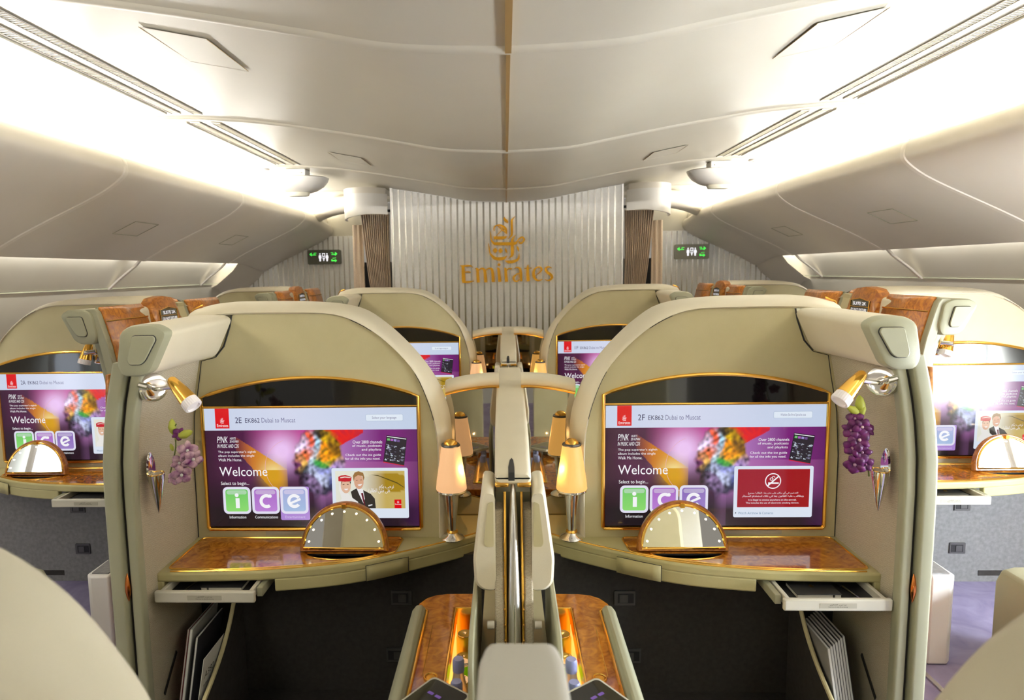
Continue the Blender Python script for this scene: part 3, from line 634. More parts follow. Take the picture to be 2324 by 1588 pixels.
def picture(P_, x0, x1, z0, z1, y, parent, m='screen'):
    me = bpy.data.meshes.new('picture'); org = Vector(parent['_org'])
    me.from_pydata([(x0+(x1-x0)*p-org.x, y-l*.00025-org.y, z1+(z0-z1)*q-org.z) for p, q, l in P_.v], [], P_.f)
    ca = me.color_attributes.new('Col', 'FLOAT_COLOR', 'POINT'); ca.data.foreach_set('color', [x for c in P_.c for x in (*c, 1)])
    me.materials.append(M[m]); o = bpy.data.objects.new('picture', me); COL.objects.link(o); o.parent = parent
    for p in me.polygons:
        if p.normal.y > 0: pass
    bm = bmesh.new(); bm.from_mesh(me)
    for f in bm.faces:
        if f.normal.y > 0: f.normal_flip()
    bm.to_mesh(me); bm.free(); return o

# ------------------------------------------------------------------ the suites
INNER = [(.255, .50), (.253, .65), (.252, .813), (.256, .926), (.279, 1.032), (.325, 1.145), (.399, 1.233), (.49, 1.302), (.598, 1.342), (.75, 1.347), (.933, 1.346), (1.02, 1.335), (1.10, 1.31)]
OUTER = [(.222, .50), (.217, .65), (.215, .82), (.222, .952), (.249, 1.045), (.292, 1.128), (.364, 1.219), (.45, 1.300), (.545, 1.358), (.70, 1.380), (.93, 1.384), (1.02, 1.381), (1.085, 1.366)]
def off(z): return -.05*((z-.85)/.37)**2 if z > .85 else 0
TBF = [(1.104, 1.984), (.972, 1.987), (.781, 1.998), (.593, 2.032), (.468, 2.076), (.341, 2.146), (.206, 2.232), (.12, 2.300), (.05, 2.355)]
ZT = .567
def cut(o, g, t, org):
    me = bpy.data.meshes.new('c'); me.from_pydata([tuple(Vector(t(p))) for p in g.v], [], g.f)
    bm = bmesh.new(); bm.from_mesh(me); bmesh.ops.recalc_face_normals(bm, faces=bm.faces); bm.to_mesh(me); bm.free()
    c = bpy.data.objects.new('c', me); COL.objects.link(c); c.location = (-org[0], -org[1], -org[2]) if o.parent is None else (0, 0, 0)
    c.location = Vector((0, 0, 0))
    bpy.context.view_layer.update()
    m = o.modifiers.new('b', 'BOOLEAN'); m.object = c; m.solver = 'EXACT'; m.operation = 'DIFFERENCE'
    bpy.context.view_layer.update(); dg = bpy.context.evaluated_depsgraph_get(); n_ = bpy.data.meshes.new_from_object(o.evaluated_get(dg))
    o.modifiers.remove(m); o.data = n_; bpy.data.objects.remove(c); n_.shade_smooth(); n_.set_sharp_from_angle(angle=rad(35))
def suite(seat, t, where, pic, centre=True, row=2, pull=.11, pinkish=False):
    side = -1 if t.s < 0 else 1
    L = lambda x: x % where
    # ---- partition shell
    r = thing('suite_shell', 'cream padded arched partition, %s' % where, 'partition', (.68, 2.3, 0), 'suite partitions', t)
    inn = cr(INNER, 4); out = cr(OUTER, 4); mid = lambda a: [(p[0]*(1-a)+q[0]*a, p[1]*(1-a)+q[1]*a) for p, q in zip(inn, out)]
    g = G(); secs = []
    for a, y in ((0, 2.278), (.05, 2.267), (.18, 2.262), (.45, 2.268), (.75, 2.292), (.93, 2.325), (1, 2.37)): secs.append([(p[0], y, p[1]) for p in mid(a)])
    for dx, y in ((0, 2.47), (.004, 2.51), (.02, 2.528), (.05, 2.53)): secs.append([(p[0]+dx, y, p[1]-dx*.8) for p in out])
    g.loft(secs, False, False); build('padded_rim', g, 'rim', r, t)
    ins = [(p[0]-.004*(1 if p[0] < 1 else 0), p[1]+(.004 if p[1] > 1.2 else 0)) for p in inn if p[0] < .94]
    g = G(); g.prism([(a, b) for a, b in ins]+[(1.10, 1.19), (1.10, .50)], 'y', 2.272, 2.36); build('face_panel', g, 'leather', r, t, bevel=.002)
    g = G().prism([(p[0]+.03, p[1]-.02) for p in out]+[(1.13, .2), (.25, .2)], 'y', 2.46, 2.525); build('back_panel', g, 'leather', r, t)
    # narrow dark slit in the crease of the rim
    g = G(); sl = [(p[0]+.0, p[1]) for p in mid(.12) if .26 < p[0] < .35 and .9 < p[1] < 1.16]
    if len(sl) > 2: g.tube([(p[0], 2.2605, p[1]) for p in sl], .0011, 5); build('rim_slit', g, 'ink', r, t)
    sl = [p for p in mid(.1) if .45 < p[0] < .56 and p[1] > 1.2]
    if len(sl) > 2: g = G(); g.tube([(p[0], 2.2605, p[1]) for p in sl], .0011, 5); build('rim_slit', g, 'ink', r, t)
    # side wall: cloth inside, posts on its aft edge, burl outside
    zs = [0, .3, .6, .85, .95, 1.05, 1.12, 1.18, 1.22]
    g = G().loft([[(1.10+off(z), y, z) for z in zs] for y in (1.895, 2.284)], False, False); build('cloth_wall', g, 'fabric', r, t, recalc=False)
    def post(x0, x1, y0, y1, m, nm, zmax=1.24, r_=.008):
        g = G(); g.loft([[(a+off(z), b, z) for a, b in rpoly([(x0, y1), (x0, y0), (x1, y0), (x1, y1)], r_, 3)] for z in zs[:-1]+[zmax]]); build(nm, g, m, r, t)
    post(1.088, 1.118, 1.868, 1.905, 'green', 'door_post'); post(1.128, 1.168, 1.852, 1.905, 'green', 'door_post'); post(1.108, 1.134, 1.880, 1.90, 'dark', 'post_gap', r_=.001)
    g = G(); secs = []
    for i in range(13):
        v = i/12; w_ = .009*math.sin(math.pi*(.04+.92*v)); secs.append([(1.125+w_*math.cos(q_), 1.868+w_*.8*math.sin(q_)-.004*math.sin(math.pi*v), .535+.085*v) for q_ in [k*math.pi/8 for k in range(16)]])
    g.loft(secs); build('door_pull', g, 'copper', r, t)['label'] = 'copper oval door pull'
    wp = [(1.168, 0), (1.168, .85), (1.164, 1.0), (1.158, 1.10), (1.150, 1.20), (1.141, 1.30), (1.126, 1.340), (1.105, 1.352)]
    if not centre: wp = [(1.184, 0), (1.184, .85), (1.180, 1.0), (1.168, 1.10), (1.150, 1.20), (1.124, 1.30), (1.112, 1.338), (1.100, 1.352)]
    yend = 2.93 if not centre else 2.55
    if centre: wp = wp[:5]
    for y0, y1 in ((1.815, 2.13), (2.55, yend)) if not centre else ((1.90, yend),):
        g = G().loft([[(a, y, z) for a, z in wp] for y in (y0, y1)], False, False); o = build('burl_panel', g, 'wood', r, t, recalc=False); o.modifiers.new('s', 'SOLIDIFY').thickness = .012*t.s
        if centre: continue
        g = G().tube([(1.137, y0, 1.303), (1.137, y1, 1.303)], .003, 6); build('inlay_line', g, 'gold', r, t)
        g = G().tube([(1.099, y0-.002, 1.353), (1.099, y1, 1.353)], .006, 6); build('top_bead', g, 'green', r, t)
    if not centre:
        g = G().loft([[(a-.034, y, z) for a, z in wp]+[(a+.003, y, z+.002) for a, z in wp[::-1]] for y in (1.785, 1.818)]); build('leading_edge', g, 'green', r, t, bevel=.004)
        for y0, y1, m in ((2.12, 2.14, 'rim'), (2.40, 2.55, 'green')):
            g = G().loft([[(a, y, z) for a, z in wp]+[(a-.03, y, z-.01) for a, z in wp[::-1]] for y in (y0, y1)]); build('pocket_frame', g, m, r, t)
        g = G().loft([[(a+.004, y, z-.01) for a, z in wp[3:]]+[(a-.01, y, z-.02) for a, z in wp[3:][::-1]] for y in (2.40, 2.52)]); build('door_edge', g, 'leather', r, t)
        # the control post beside the door
        pb = [(1.178, .0), (1.178, .9), (1.174, 1.10), (1.170, 1.20), (1.165, 1.28), (1.158, 1.34), (1.142, 1.382)]
        g = G(); secs = []
        for y, dz in ((2.145, -.05), (2.155, -.02), (2.18, -.003), (2.26, .006), (2.34, -.002), (2.375, -.02), (2.39, -.05)):
            secs.append([(a, y, z+dz*(z > 1.3)*1.0+(0 if z < 1.3 else .0)) for a, z in pb]+[(a-.045, y, z+dz*(z > 1.3)) for a, z in pb[::-1]])
        g.loft(secs); build('control_post', g, 'wood', r, t)
        def PP(a, b, d=0):   # a across in reading direction, b up the face
            y = 2.185+.16*a if t.s > 0 else 2.345-.16*a
            z = 1.225+b*.112; x = 1.1735-(z-1.10)*.045-max(0, z-1.28)*.07
            return (x+.004+d, y, z)
        e = [PP(a, b) for a, b in ((0, .15), (.5, 0), (1, .15), (1, .9), (.5, 1.0), (0, .9))]
        g = G(); g.add(e+[(p[0]-.006, p[1], p[2]) for p in e], [(0, 1, 2, 3, 4, 5), (6, 7, 8, 9, 10, 11)]+[(i, (i+1) % 6, 6+(i+1) % 6, 6+i) for i in range(6)]); d = build('status_display', g, 'black', r, t, smooth=False)
        g = G().tube([PP(a, b, .001) for a, b in ((0, .15), (.5, 0), (1, .15), (1, .9), (.5, 1.0), (0, .9))], .0022, 5, True); g.tube([PP(0, .66, .001), PP(1, .66, .001)], .0015, 5).tube([PP(0, .42, .001), PP(1, .42, .001)], .0015, 5)
        build('display_rim', g, 'gold', d, t)
        for nm, mm, q in (('green_tile', 'ggreen', ((.06, .14), (.44, .04), (.44, .38), (.06, .38))), ('purple_tile', 'gpurple', ((.56, .04), (.94, .14), (.94, .38), (.56, .38)))):
            g = G(); g.add([PP(a, b, .0015) for a, b in q], [(0, 1, 2, 3)]); build(nm, g, mm, d, t, smooth=False)
        g = ptext('SUITE '+seat, lambda a, b: PP(.15+a*.7, .72+b*.13, .002)); build('lettering', g, 'gwhite', d, t, smooth=False)
        g = ptext('DO NOT DISTURB', lambda a, b: PP(.08+a*.84, .48+b*.11, .002)); build('lettering', g, 'gwhite', d, t, smooth=False)
    # wing over the cloth wall
    DW = 0 if centre else .058
    fr = [(1.040, 1.335), (1.008, 1.352), (.945, 1.352), (.911, 1.332), (.964, 1.226), (.988, 1.213), (1.045, 1.213), (1.056, 1.245)]
    bk = [(1.09, 1.340), (1.06, 1.348), (.957, 1.348), (.934, 1.333), (.985, 1.225), (1.004, 1.204), (1.09, 1.195), (1.10, 1.22)]
    def sec(a, y, ins=0):
        q = [(p[0]*(1-a)+w[0]*a, p[1]*(1-a)+w[1]*a) for p, w in zip(fr, bk)]; q = rpoly([(p[0]+DW, p[1]) for p in q], .014, 3); cx = sum(p[0] for p in q)/len(q); cz = sum(p[1] for p in q)/len(q)
        return [(cx+(p[0]-cx)*(1-ins), y, cz+(p[1]-cz)*(1-ins)) for p in q]
    g = G().loft([sec(0, 1.81), sec(.5, 2.05), sec(1, 2.262)]); build('wing', g, 'rim', r, t)
    g = G().loft([sec(0, 1.812), sec(0, 1.785), sec(0, 1.776, .05), sec(0, 1.773, .14)]); cap = build('wing_end_cap', g, 'green', r, t)
    pn = rpoly([(a_+DW, b_) for a_, b_ in ((1.004, 1.323), (.945, 1.323), (.941, 1.312), (.974, 1.256), (.987, 1.246), (1.016, 1.246), (1.021, 1.258))], .008, 3)
    g = G().prism(pn, 'y', 1.766, 1.78); build('inset_panel', g, 'green', cap, t, bevel=.002)
    g = G().tube([(p[0], 1.7725, p[1]) for p in pn], .0022, 6, True); build('panel_groove', g, 'ink', cap, t)
    g = G(); g.tube([(1.0, 2.272, 1.205), (.97, 2.272, 1.24), (.945, 2.272, 1.31), (.938, 2.272, 1.345)], .003, 6); build('wing_shadow_gap', g, 'ink', r, t)
    g = G().tube([(1.098, 2.270, .568), (1.097, 2.270, .85), (1.086, 2.270, 1.0), (1.062, 2.270, 1.12), (1.05, 2.270, 1.19), (1.0, 2.271, 1.203)], .0014, 6); build('corner_seam', g, 'ink', r, t)
    g = G().loft([[(x, y, z) for x, z in rpoly([(1.06, 1.376), (1.095, 1.362), (1.104, 1.345), (1.06, 1.34)], .008, 3)] for y in (2.335, 2.50)]); build('burl_tip', g, 'wood', r, t)
    g = G().tube([(1.062, 2.335, 1.378), (1.096, 2.335, 1.364), (1.105, 2.335, 1.345), (1.09, 2.335, 1.337)], .0025, 6); build('inlay_line', g, 'gold', r, t)
    if centre:
        # low arched mirror between the shell and the divider
        ar = lambda x: 1.063-.027*((x-.05)/.19)**2
        xs = [.04+.011*i for i in range(19)]
        g = G(); secs = []
        for x in xs:
            z = ar(x); secs.append([(x, 2.47+a, z+b) for a, b in ((0, 0), (-.012, .01), (-.014, .028), (0, .042), (.03, .046), (.05, .03), (.05, 0))])
        g.loft(secs); build('arched_rail', g, 'rim', r, t, angle=85)
        g = G().tube([(x, 2.468, ar(x)-.003) for x in xs], .005, 8); build('gold_bead', g, 'gold', r, t)
        g = G().prism([(x, ar(x)) for x in xs]+[(xs[-1], ZT-.04), (.04, ZT-.04)], 'y', 2.492, 2.51); build('tinted_mirror', g, mat('tinted_mirror', (.55, .52, .45), .02, 1), r, t, smooth=False)
    # ---- screen
    m_ = thing('monitor', 'gold framed screen reading %s, %s' % (seat, where), 'monitor', (.686, 2.27, .6), 'suite video screens', t)
    arch = [(.314+(1.057-.314)*i/24, 1.066+.064*(1-((i-12)/12)**2)) for i in range(25)]
    g = G(); g.tube([(x, 2.268, z) for x, z in rpoly([(.313, .600), (.313, 1.066)], .0, 1)[:0]+[(.313, .604), (.313, .83), (.313, 1.064)]+arch[1:-1]+[(1.058, 1.064), (1.058, .83), (1.058, .604), (1.054, .599), (.317, .599)]], .0068, 8, True); build('frame', g, 'gold', m_, t)
    g = G().tube([(.316, 2.267, 1.031), (1.056, 2.267, 1.031)], .005, 8); build('crossbar', g, 'gold', m_, t)
    g = G().prism([(.314, 1.03)]+arch+[(1.057, 1.03)], 'y', 2.266, 2.275); build('arched_glass', g, 'black', m_, t, smooth=False)
    g = G().box(.314, 1.057, 2.2685, 2.275, .600, 1.03); build('bezel', g, 'black', m_, t, smooth=False)
    xa, xb = sorted((t((.320, 0, 0))[0], t((1.051, 0, 0))[0])); picture(pic, xa, xb, .609, 1.026, 2.267+t.oy, m_)
    # ---- side table
    d = thing('side_table', 'curved beige side table with burl inlay, %s' % where, 'table', (.6, 2.1, 0), 'suite side tables', t)
    fc = cr(TBF, 5)
    slab = [(1.108, 2.285)]+fc+[(.046, 2.49), (.26, 2.49), (.26, 2.285)] if centre else [(1.108, 2.285)]+fc[:-4]+[(.10, 2.40), (.26, 2.40), (.26, 2.285)]
    g = G().prism(slab, 'z', .536, ZT); o = build('top', g, 'table', d, t)
    hm = [(.560+.118*math.cos(math.pi+math.pi*i/16), 2.134+.056*math.sin(math.pi+math.pi*i/16)) for i in range(17)]
    cut(o, G().prism(hm, 'z', .530, .60), lambda p: Vector(t(p))-Vector(d['_org']), None) if False else None
    inl = rpoly([(1.078, 2.262), (1.080, 2.012), (.90, 2.008), (.78, 2.018), (.64, 2.040), (.50, 2.082), (.385, 2.138), (.375, 2.25), (.39, 2.262)], .02, 4)
    iw = build('burl_inlay', G().prism(inl, 'z', ZT-.002, ZT+.0022), 'woodg', d, t, smooth=False)
    dorg = Vector(d['_org'])
    def docut(ob, zb):
        cg = G().prism(hm, 'z', zb, .62); me = bpy.data.meshes.new('c'); me.from_pydata([tuple(Vector(t(p))-dorg) for p in cg.v], [], cg.f)
        bm = bmesh.new(); bm.from_mesh(me); bmesh.ops.recalc_face_normals(bm, faces=bm.faces); bm.to_mesh(me); bm.free()
        c = bpy.data.objects.new('c', me); COL.objects.link(c); c.location = dorg
        m = ob.modifiers.new('b', 'BOOLEAN'); m.object = c; m.solver = 'EXACT'; bpy.context.view_layer.update(); dg = bpy.context.evaluated_depsgraph_get()
        nm = bpy.data.meshes.new_from_object(ob.evaluated_get(dg)); ob.modifiers.remove(m); ob.data = nm; bpy.data.objects.remove(c); bpy.data.meshes.remove(me)
    if row == 2 or not centre:
        docut(iw, .4); docut(o, .4)
        g = G().prism(hm, 'z', .516, .519).loft([[(a, b, z) for a, b in hm] for z in (.519, .5655)], True, False); build('compartment_lining', g, 'blackm', d, t, smooth=False)
        g = G().tube([(a, b, ZT+.003) for a, b in hm], .0022, 6); build('compartment_rim', g, 'gold', d, t)
    b_ = o.modifiers.new('bevel', 'BEVEL'); b_.width = .010; b_.segments = 4; b_.limit_method = 'ANGLE'; b_.angle_limit = rad(50)
    g = G().tube([(a, b, ZT+.002) for a, b in inl], .0032, 6, True); build('inlay_border', g, 'gold', d, t)
    g = G().tube([(a, b+.010, ZT+.0015) for a, b in fc[2:-1]], .0026, 6); build('edge_piping', g, 'gold', d, t)
    # small flap in the table's edge
    fl = [p for p in fc if .33 < p[0] < .47]
    g = G().loft([[(x, y-.004, z) for x, y in fl] for z in (.500, .552)], False, False); o = build('edge_flap', g, 'table', d, t, recalc=False); o.modifiers.new('s', 'SOLIDIFY').thickness = .004
    g = G().tube([(fl[0][0], fl[0][1]-.006, .552)]+[(x, y-.006, .553) for x, y in fl[1:-1]]+[(fl[-1][0], fl[-1][1]-.006, .552)], .001, 4)
    for q in (fl[0], fl[-1]): g.tube([(q[0], q[1]-.006, .553), (q[0], q[1]-.006, .500)], .001, 4)
    build('flap_gap', g, 'ink', d, t)
    # apron under the edge beside the drawer
    ap = [p for p in fc if p[0] > .10]
    apr = [(x, y+.001) for x, y in ap if x < .76]
    g = G().loft([[(x, y, z) for x, y in apr]+[(x, y+.03, z) for x, y in apr[::-1]] for z in (.497, .541)]); build('apron', g, 'table', d, t, bevel=.006)
    g = G().box(1.082, 1.106, 1.985, 2.2, .497, .541); build('apron', g, 'table', d, t, bevel=.005)
    g = G().box(.76, 1.082, 2.18, 2.19, .49, .537); build('drawer_opening', g, 'blackm', d, t)
    # drawer pulled open
    yf = 1.99-pull; x0, x1 = .787, 1.072; DZ = .034
    g = G().box(x0-.010, x1+.012, yf-.016, yf, 0.4980, .534); dr = build('drawer', g, 'plast', d, t, bevel=.005, seg=3)
    for xs_ in (x0, x1-.012):
        g = G().box(xs_, xs_+.012, yf, yf+.18, 0.5040, 0.5320); build('drawer_side', g, 'plast', dr, t, bevel=.002)
    g = G().box(x0+.012, x1-.012, yf, yf+.18, 0.5040, 0.5100); build('drawer_tray', g, 'blackm', dr, t, smooth=False)
    g = G().box(x0-.022, x0-.004, yf+.02, yf+.20, 0.5020, 0.5300); build('runner', g, 'green', dr, t, bevel=.002)
    cx = (x0+x1)/2
    g = G().box(cx-.052, cx+.052, yf-.0172, yf-.0155, 0.5080, 0.5230); lb = build('drawer_label', g, 'sticker', dr, t, smooth=False)
    def TX(a0, a1, z0, z1, y):
        wx = sorted((t((a0, 0, 0))[0], t((a1, 0, 0))[0])); return lambda a, b: (wx[0]+(wx[1]-wx[0])*a, y+t.oy, z0+(z1-z0)*b)
    g = ptext('Please stow for take off and landing', TX(cx-.028, cx+.026, 0.5100, 0.5140, yf-.0174)); build('label_text', g, 'ink', dr, ID, smooth=False)
    g = ptext(arabic('\uFEF3\uFEAE\uFE9F\uFEF0 \uFE8D\uFEDF\uFED0\uFEE0\uFED6'), TX(cx-.024, cx+.022, 0.5160, 0.5215, yf-.0174)); build('label_text', g, 'ink', dr, ID, smooth=False)
    # things in the drawer
    nb_ = thing('notebook', 'black notebook in the open drawer %s' % where, 'notebook', (cx-.03, yf+.06, 0.5100), 'drawer notebooks', t)
    g = G().box(cx-.095, cx+.035, yf+.035, yf+.125, 0.5220, 0.5245); build('cover', g, 'blackm', nb_, t, bevel=.001)
    g = G().box(cx-.092, cx+.010, yf+.037, yf+.123, 0.5110, 0.5220).box(cx+.016, cx+.033, yf+.037, yf+.123, 0.5110, 0.5220); build('pages', g, 'plast', nb_, t, smooth=False)
    if seat in ('2F', '2K'): 
        g = strokes(ST, lambda a, b, dd: (t((cx-.03, 0, 0))[0]+(a-1075)*.00002, yf+t.oy+.09-(b-600)*.00002, 0.5248+dd), .0003, 2); build('small_emblem', g, 'gold', nb_, ID, smooth=False)
    pe = thing('ballpoint_pen', 'slim pen in the open drawer %s' % where, 'pen', (cx+.08, yf+.06, 0.5140), 'drawer pens', t)
    g = G().tube([(cx+.083, yf+.028, 0.5160), (cx+.066, yf+.10, 0.5180)], [.002, .004], 8); build('barrel', g, 'chrome', pe, t)
    g = G().tube([(cx+.066, yf+.10, 0.5180), (cx+.055, yf+.145, 0.5200)], .0042, 8); build('cap', g, 'blackm', pe, t)
    # stickers under the screen
    sx = .40 if t.s < 0 else .92
    st_ = build('instruction_sticker', G().box(.68 if t.s < 0 else .72, .86 if t.s < 0 else .92, 2.2712-.0006, 2.272, .575, .590), 'sticker', None, t, smooth=False)
    tag(st_, 'narrow instruction sticker under the screen %s' % where, 'sticker', 'instruction stickers')
    a0, a1 = (.70, .85) if t.s < 0 else (.73, .90)
    g = ptext('Stow all compartments for taxi, take off and landing' if t.s < 0 else 'Fasten seat belt while seated', TX(a0, a1, .5775, .5815, 2.2708)); q = build('label_text', g, 'ink', st_, ID, smooth=False); 
    if centre is False or row == 2:
        # ---- vanity mirror standing up from the table
        v_ = thing('vanity_mirror', 'half-round lighted mirror with burl rim, %s' % where, 'mirror', (.552, 2.13, ZT), 'vanity mirrors', t)
        ti = rad(14); MP = lambda a, b, c: (.552+a, 2.138+b*math.sin(ti)-c*math.cos(ti), ZT+.006+b*math.cos(ti)+c*math.sin(ti))
        half = lambda rx, rz, z0, k=28: [(rx*math.cos(math.pi*i/k), z0+(rz-z0)*math.sin(math.pi*i/k)) for i in range(k+1)]
        hp = half(.146, .160, .0)
        g = G(); g.loft([[MP(a*f, b*f+(1-f)*.06, c) for a, b in hp] for f, c in ((.9, -.022), (1, -.016), (1, .004), (.97, .010))]); build('burl_case', g, 'wood', v_, t)
        g = G(); g.tube([MP(a, b, .010) for a, b in half(.133, .146, .010)], .0048, 8, True); build('gold_rim', g, 'gold', v_, t)
        g = G(); q = half(.130, .143, .012); g.loft([[MP(a, b, c) for a, b in q] for c in (.008, .0105)]); build('glass', g, 'mirror', v_, t, smooth=False)
        for i in range(9):
            a = rad(10+i*20); g = G().ball(MP(.117*math.cos(a), .012+.116*math.sin(a), .0125), .0036, 8); build('bulb', g, 'bulb', v_, t)
        g = G().box(.545, .559, 2.150, 2.160, ZT+.145, ZT+.16); build('catch', g, 'gold', v_, t)
        # things in the compartment
        g = G(); rn = random.Random(hash(seat) % 99 if False else ord(seat[1])); secs = []
        for i in range(7):
            secs.append([(.51+i*.014+rn.uniform(-.002, .002), 2.088+j*.009, .528+.020*rn.random()) for j in range(5)])
        g.loft(secs, False, False); tt = build('tissue', g, 'paper', None, t); tag(tt, 'crumpled white tissue in the mirror compartment %s' % where, 'tissue', 'compartment tissues'); tt.modifiers.new('s', 'SOLIDIFY').thickness = .002
    # ---- table lamp
    if centre:
        l_ = thing('table_lamp', 'glowing cone table lamp on chrome foot, %s' % where, 'lamp', (.205, 2.262, ZT), 'cone table lamps', t)
        c = (.205, 2.262, ZT)
        build('foot', G().lathe([(.001, 0), (.040, 0), (.042, .003), (.036, .010), (.022, .016), (.017, .024), (.001, .024)], c, 40), 'chrome', l_, t)
        build('gold_collar', G().lathe([(.001, .020), (.018, .020), (.020, .024), (.018, .029), (.001, .029)], c, 32), 'gold', l_, t)
        build('stem', G().lathe([(.001, .028), (.0145, .028), (.017, .07), (.022, .12), (.0275, .170), (.001, .170)], c, 40), 'chrome', l_, t)
        build('shade_ring', G().lathe([(.001, .166), (.050, .166), (.0535, .170), (.052, .175), (.001, .175)], c, 40), 'chrome', l_, t)
        build('lamp_shade', G().lathe([(.001, .173), (.050, .173), (.0525, .178), (.050, .205), (.0315, .326), (.001, .327)], c, 40), 'shade_pink' if pinkish else 'shade_gold', l_, t)
        build('top_ring', G().lathe([(.001, .324), (.031, .324), (.0325, .328), (.030, .333), (.022, .3335), (.001, .332)], c, 40), 'latch', l_, t)
        build('gold_cap', G().lathe([(.0245, .331), (.0225, .339), (.014, .347), (.001, .350)], c, 32), 'gold', l_, t)
        pl_ = bpy.data.lights.new('lamp_bulb', 'POINT'); pl_.energy = .9; pl_.color = (1, .55, .2); pl_.shadow_soft_size = 0
        po = bpy.data.objects.new('lamp_bulb', pl_); COL.objects.link(po); po.location = t((.150, 2.235, ZT+.25)); 
    # ---- reading lamp on the cloth wall
    rl = thing('reading_lamp', 'gold reading lamp with frosted tip, %s' % where, 'lamp', (1.055, 1.93, 1.165), 'reading lamps', t)
    k = (1.040, 1.915, 1.160)
    A = Vector((.940, 1.835, 1.196)); B = Vector((.878, 1.812, 1.134))
    if not centre: A, B = (Vector((1.011, 1.89, 1.206)), Vector((.994, 1.875, 1.135))) if t.s > 0 else (Vector((.996, 1.89, 1.206)), Vector((1.020, 1.875, 1.135)))
    LAB = (A, B)
    build('wall_dish', G().lathe([(.001, -.002), (.040, -.002), (.043, .006), (.040, .020), (.030, .024), (.001, .020)], k, 40, (-.72, -.66, .12)), 'chrome', rl, t)
    A, B = LAB
    build('arm', G().tube([(1.058, 1.92, 1.165), (1.0, 1.86, 1.165), (.975, 1.845, 1.168) if centre else tuple(A.lerp(B, .35)), (.930, 1.835, 1.176) if centre else tuple(A.lerp(B, .3))], .006, 10).tube([(1.010, 1.85, 1.172), (1.045, 1.868, 1.176)], .009, 10), 'chrome', rl, t)
    ax = (B-A).normalized(); Lh = (B-A).length
    build('gold_shade', G().lathe([(.001, -.004), (.008, -.003), (.014, .004), (.020, Lh*.5), (.024, Lh*.9), (.001, Lh*.9)], A, 32, ax), 'gold', rl, t)
    g = G(); pf = [(.001, Lh*.88), (.0235, Lh*.88), (.025, Lh*1.12), (.024, Lh*1.17), (.018, Lh*1.18), (.016, Lh*1.12), (.001, Lh*1.12)]
    g.lathe(pf, A, 48, ax); n_ = 48
    for q in range(1, 4):
        for i in range(0, n_, 2):
            ix = q*n_+i; c_ = A+ax*pf[q][1]; v = Vector(g.v[ix]); g.v[ix] = tuple(c_+(v-c_)*.965)
    build('frosted_tip', g, 'frost', rl, t)
    # ---- footwell
    cx0 = .05 if centre else .0
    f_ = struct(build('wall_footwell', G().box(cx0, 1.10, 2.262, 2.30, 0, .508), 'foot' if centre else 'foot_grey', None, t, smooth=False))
    for (lx, lz) in (((.388, .352), (.41, .14)) if centre else ((.655, .372), (.665, .165))):
        q = thing('latch_plate', 'small %s latch plate in the footwell, %s' % ('upper' if lz > .2 else 'lower', where), 'latch', (lx, 2.26, lz), 'footwell latches', t)
        g = G(); g.prism(rrect(lx-.036, lx+.036, lz-.026, lz+.026, .003), 'y', 2.256, 2.262); build('plate', g, 'latch', q, t, smooth=False)
        g = G().box(lx-.024, lx+.030, 2.2545, 2.257, lz-.017, lz+.017); build('recess', g, 'blackm', q, t, smooth=False)
        g = G().box(lx-.018, lx+.010, 2.252, 2.256, lz-.014, lz+.014); build('slider', g, 'latch', q, t, smooth=False)
    if not centre:
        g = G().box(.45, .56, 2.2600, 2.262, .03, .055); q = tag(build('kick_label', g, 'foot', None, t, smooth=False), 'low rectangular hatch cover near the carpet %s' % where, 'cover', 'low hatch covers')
    if row == 2 and centre:
        # pocket with magazines against the side wall
        pk = thing('literature_pocket', 'dark side pocket with pale curved lip under the table %s' % where, 'pocket', (.97, 2.0, 0), 'side pockets', t)
        cv = cr([(2.20, .47), (2.14, .40), (2.08, .33), (2.00, .27), (1.90, .22), (1.78, .17), (1.72, .14)], 5)
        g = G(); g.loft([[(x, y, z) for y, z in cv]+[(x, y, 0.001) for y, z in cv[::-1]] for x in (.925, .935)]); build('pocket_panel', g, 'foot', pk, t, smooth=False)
        g = G().tube([(.93, y, z) for y, z in cv], .007, 8); build('pale_lip', g, 'leather', pk, t)
        def maga(i, x, y0, z0, h, w, lean, m, label, thk=.006):
            a = thing('magazine', label, 'magazine', (x, y0, z0), 'magazines in the side pockets', t)
            MG = lambda u, v, d_: (x-v*lean*.3+d_, y0+u+v*lean, z0+v)
            g = G(); g.add([MG(u, v, d_) for d_ in (0, thk) for u, v in ((0, 0), (w, 0), (w, h), (0, h))], [(0, 1, 2, 3), (7, 6, 5, 4), (0, 4, 5, 1), (1, 5, 6, 2), (2, 6, 7, 3), (3, 7, 4, 0)]); build('cover', g, m, a, t, smooth=False)
            g = G(); g.add([MG(u, v, d_) for d_ in (thk*.2, thk*.8) for u, v in ((-.001, .003), (w+.001, .003), (w+.001, h+.0008), (-.001, h+.0008))], [(0, 1, 2, 3), (7, 6, 5, 4), (0, 4, 5, 1), (1, 5, 6, 2), (2, 6, 7, 3), (3, 7, 4, 0)]); build('pages', g, 'paper', a, t, smooth=False)
            return a, MG
        if t.s < 0:
            maga(0, 1.050, 1.96, .10, .26, .18, .25, 'mag3', 'thin dark red magazine against the wall in the left side pocket')
            maga(1, 1.030, 1.94, .10, .27, .19, .25, 'mag2', 'pale-spined magazine in the middle of the left side pocket', .010)
            maga(2, 1.008, 1.93, .09, .26, .19, .25, 'mag1', 'black magazine in front of the pale-spined one in the left side pocket', .008)
            a, MG = maga(3, .960, 1.86, .09, .23, .15, .28, 'paper', 'white aircraft safety card leaning foremost in the left side pocket', .002)
            def wtx(a0, a1, b0, b1): return lambda u, v: MG(a0+(a1-a0)*u, b0+(b1-b0)*v, -.0006)
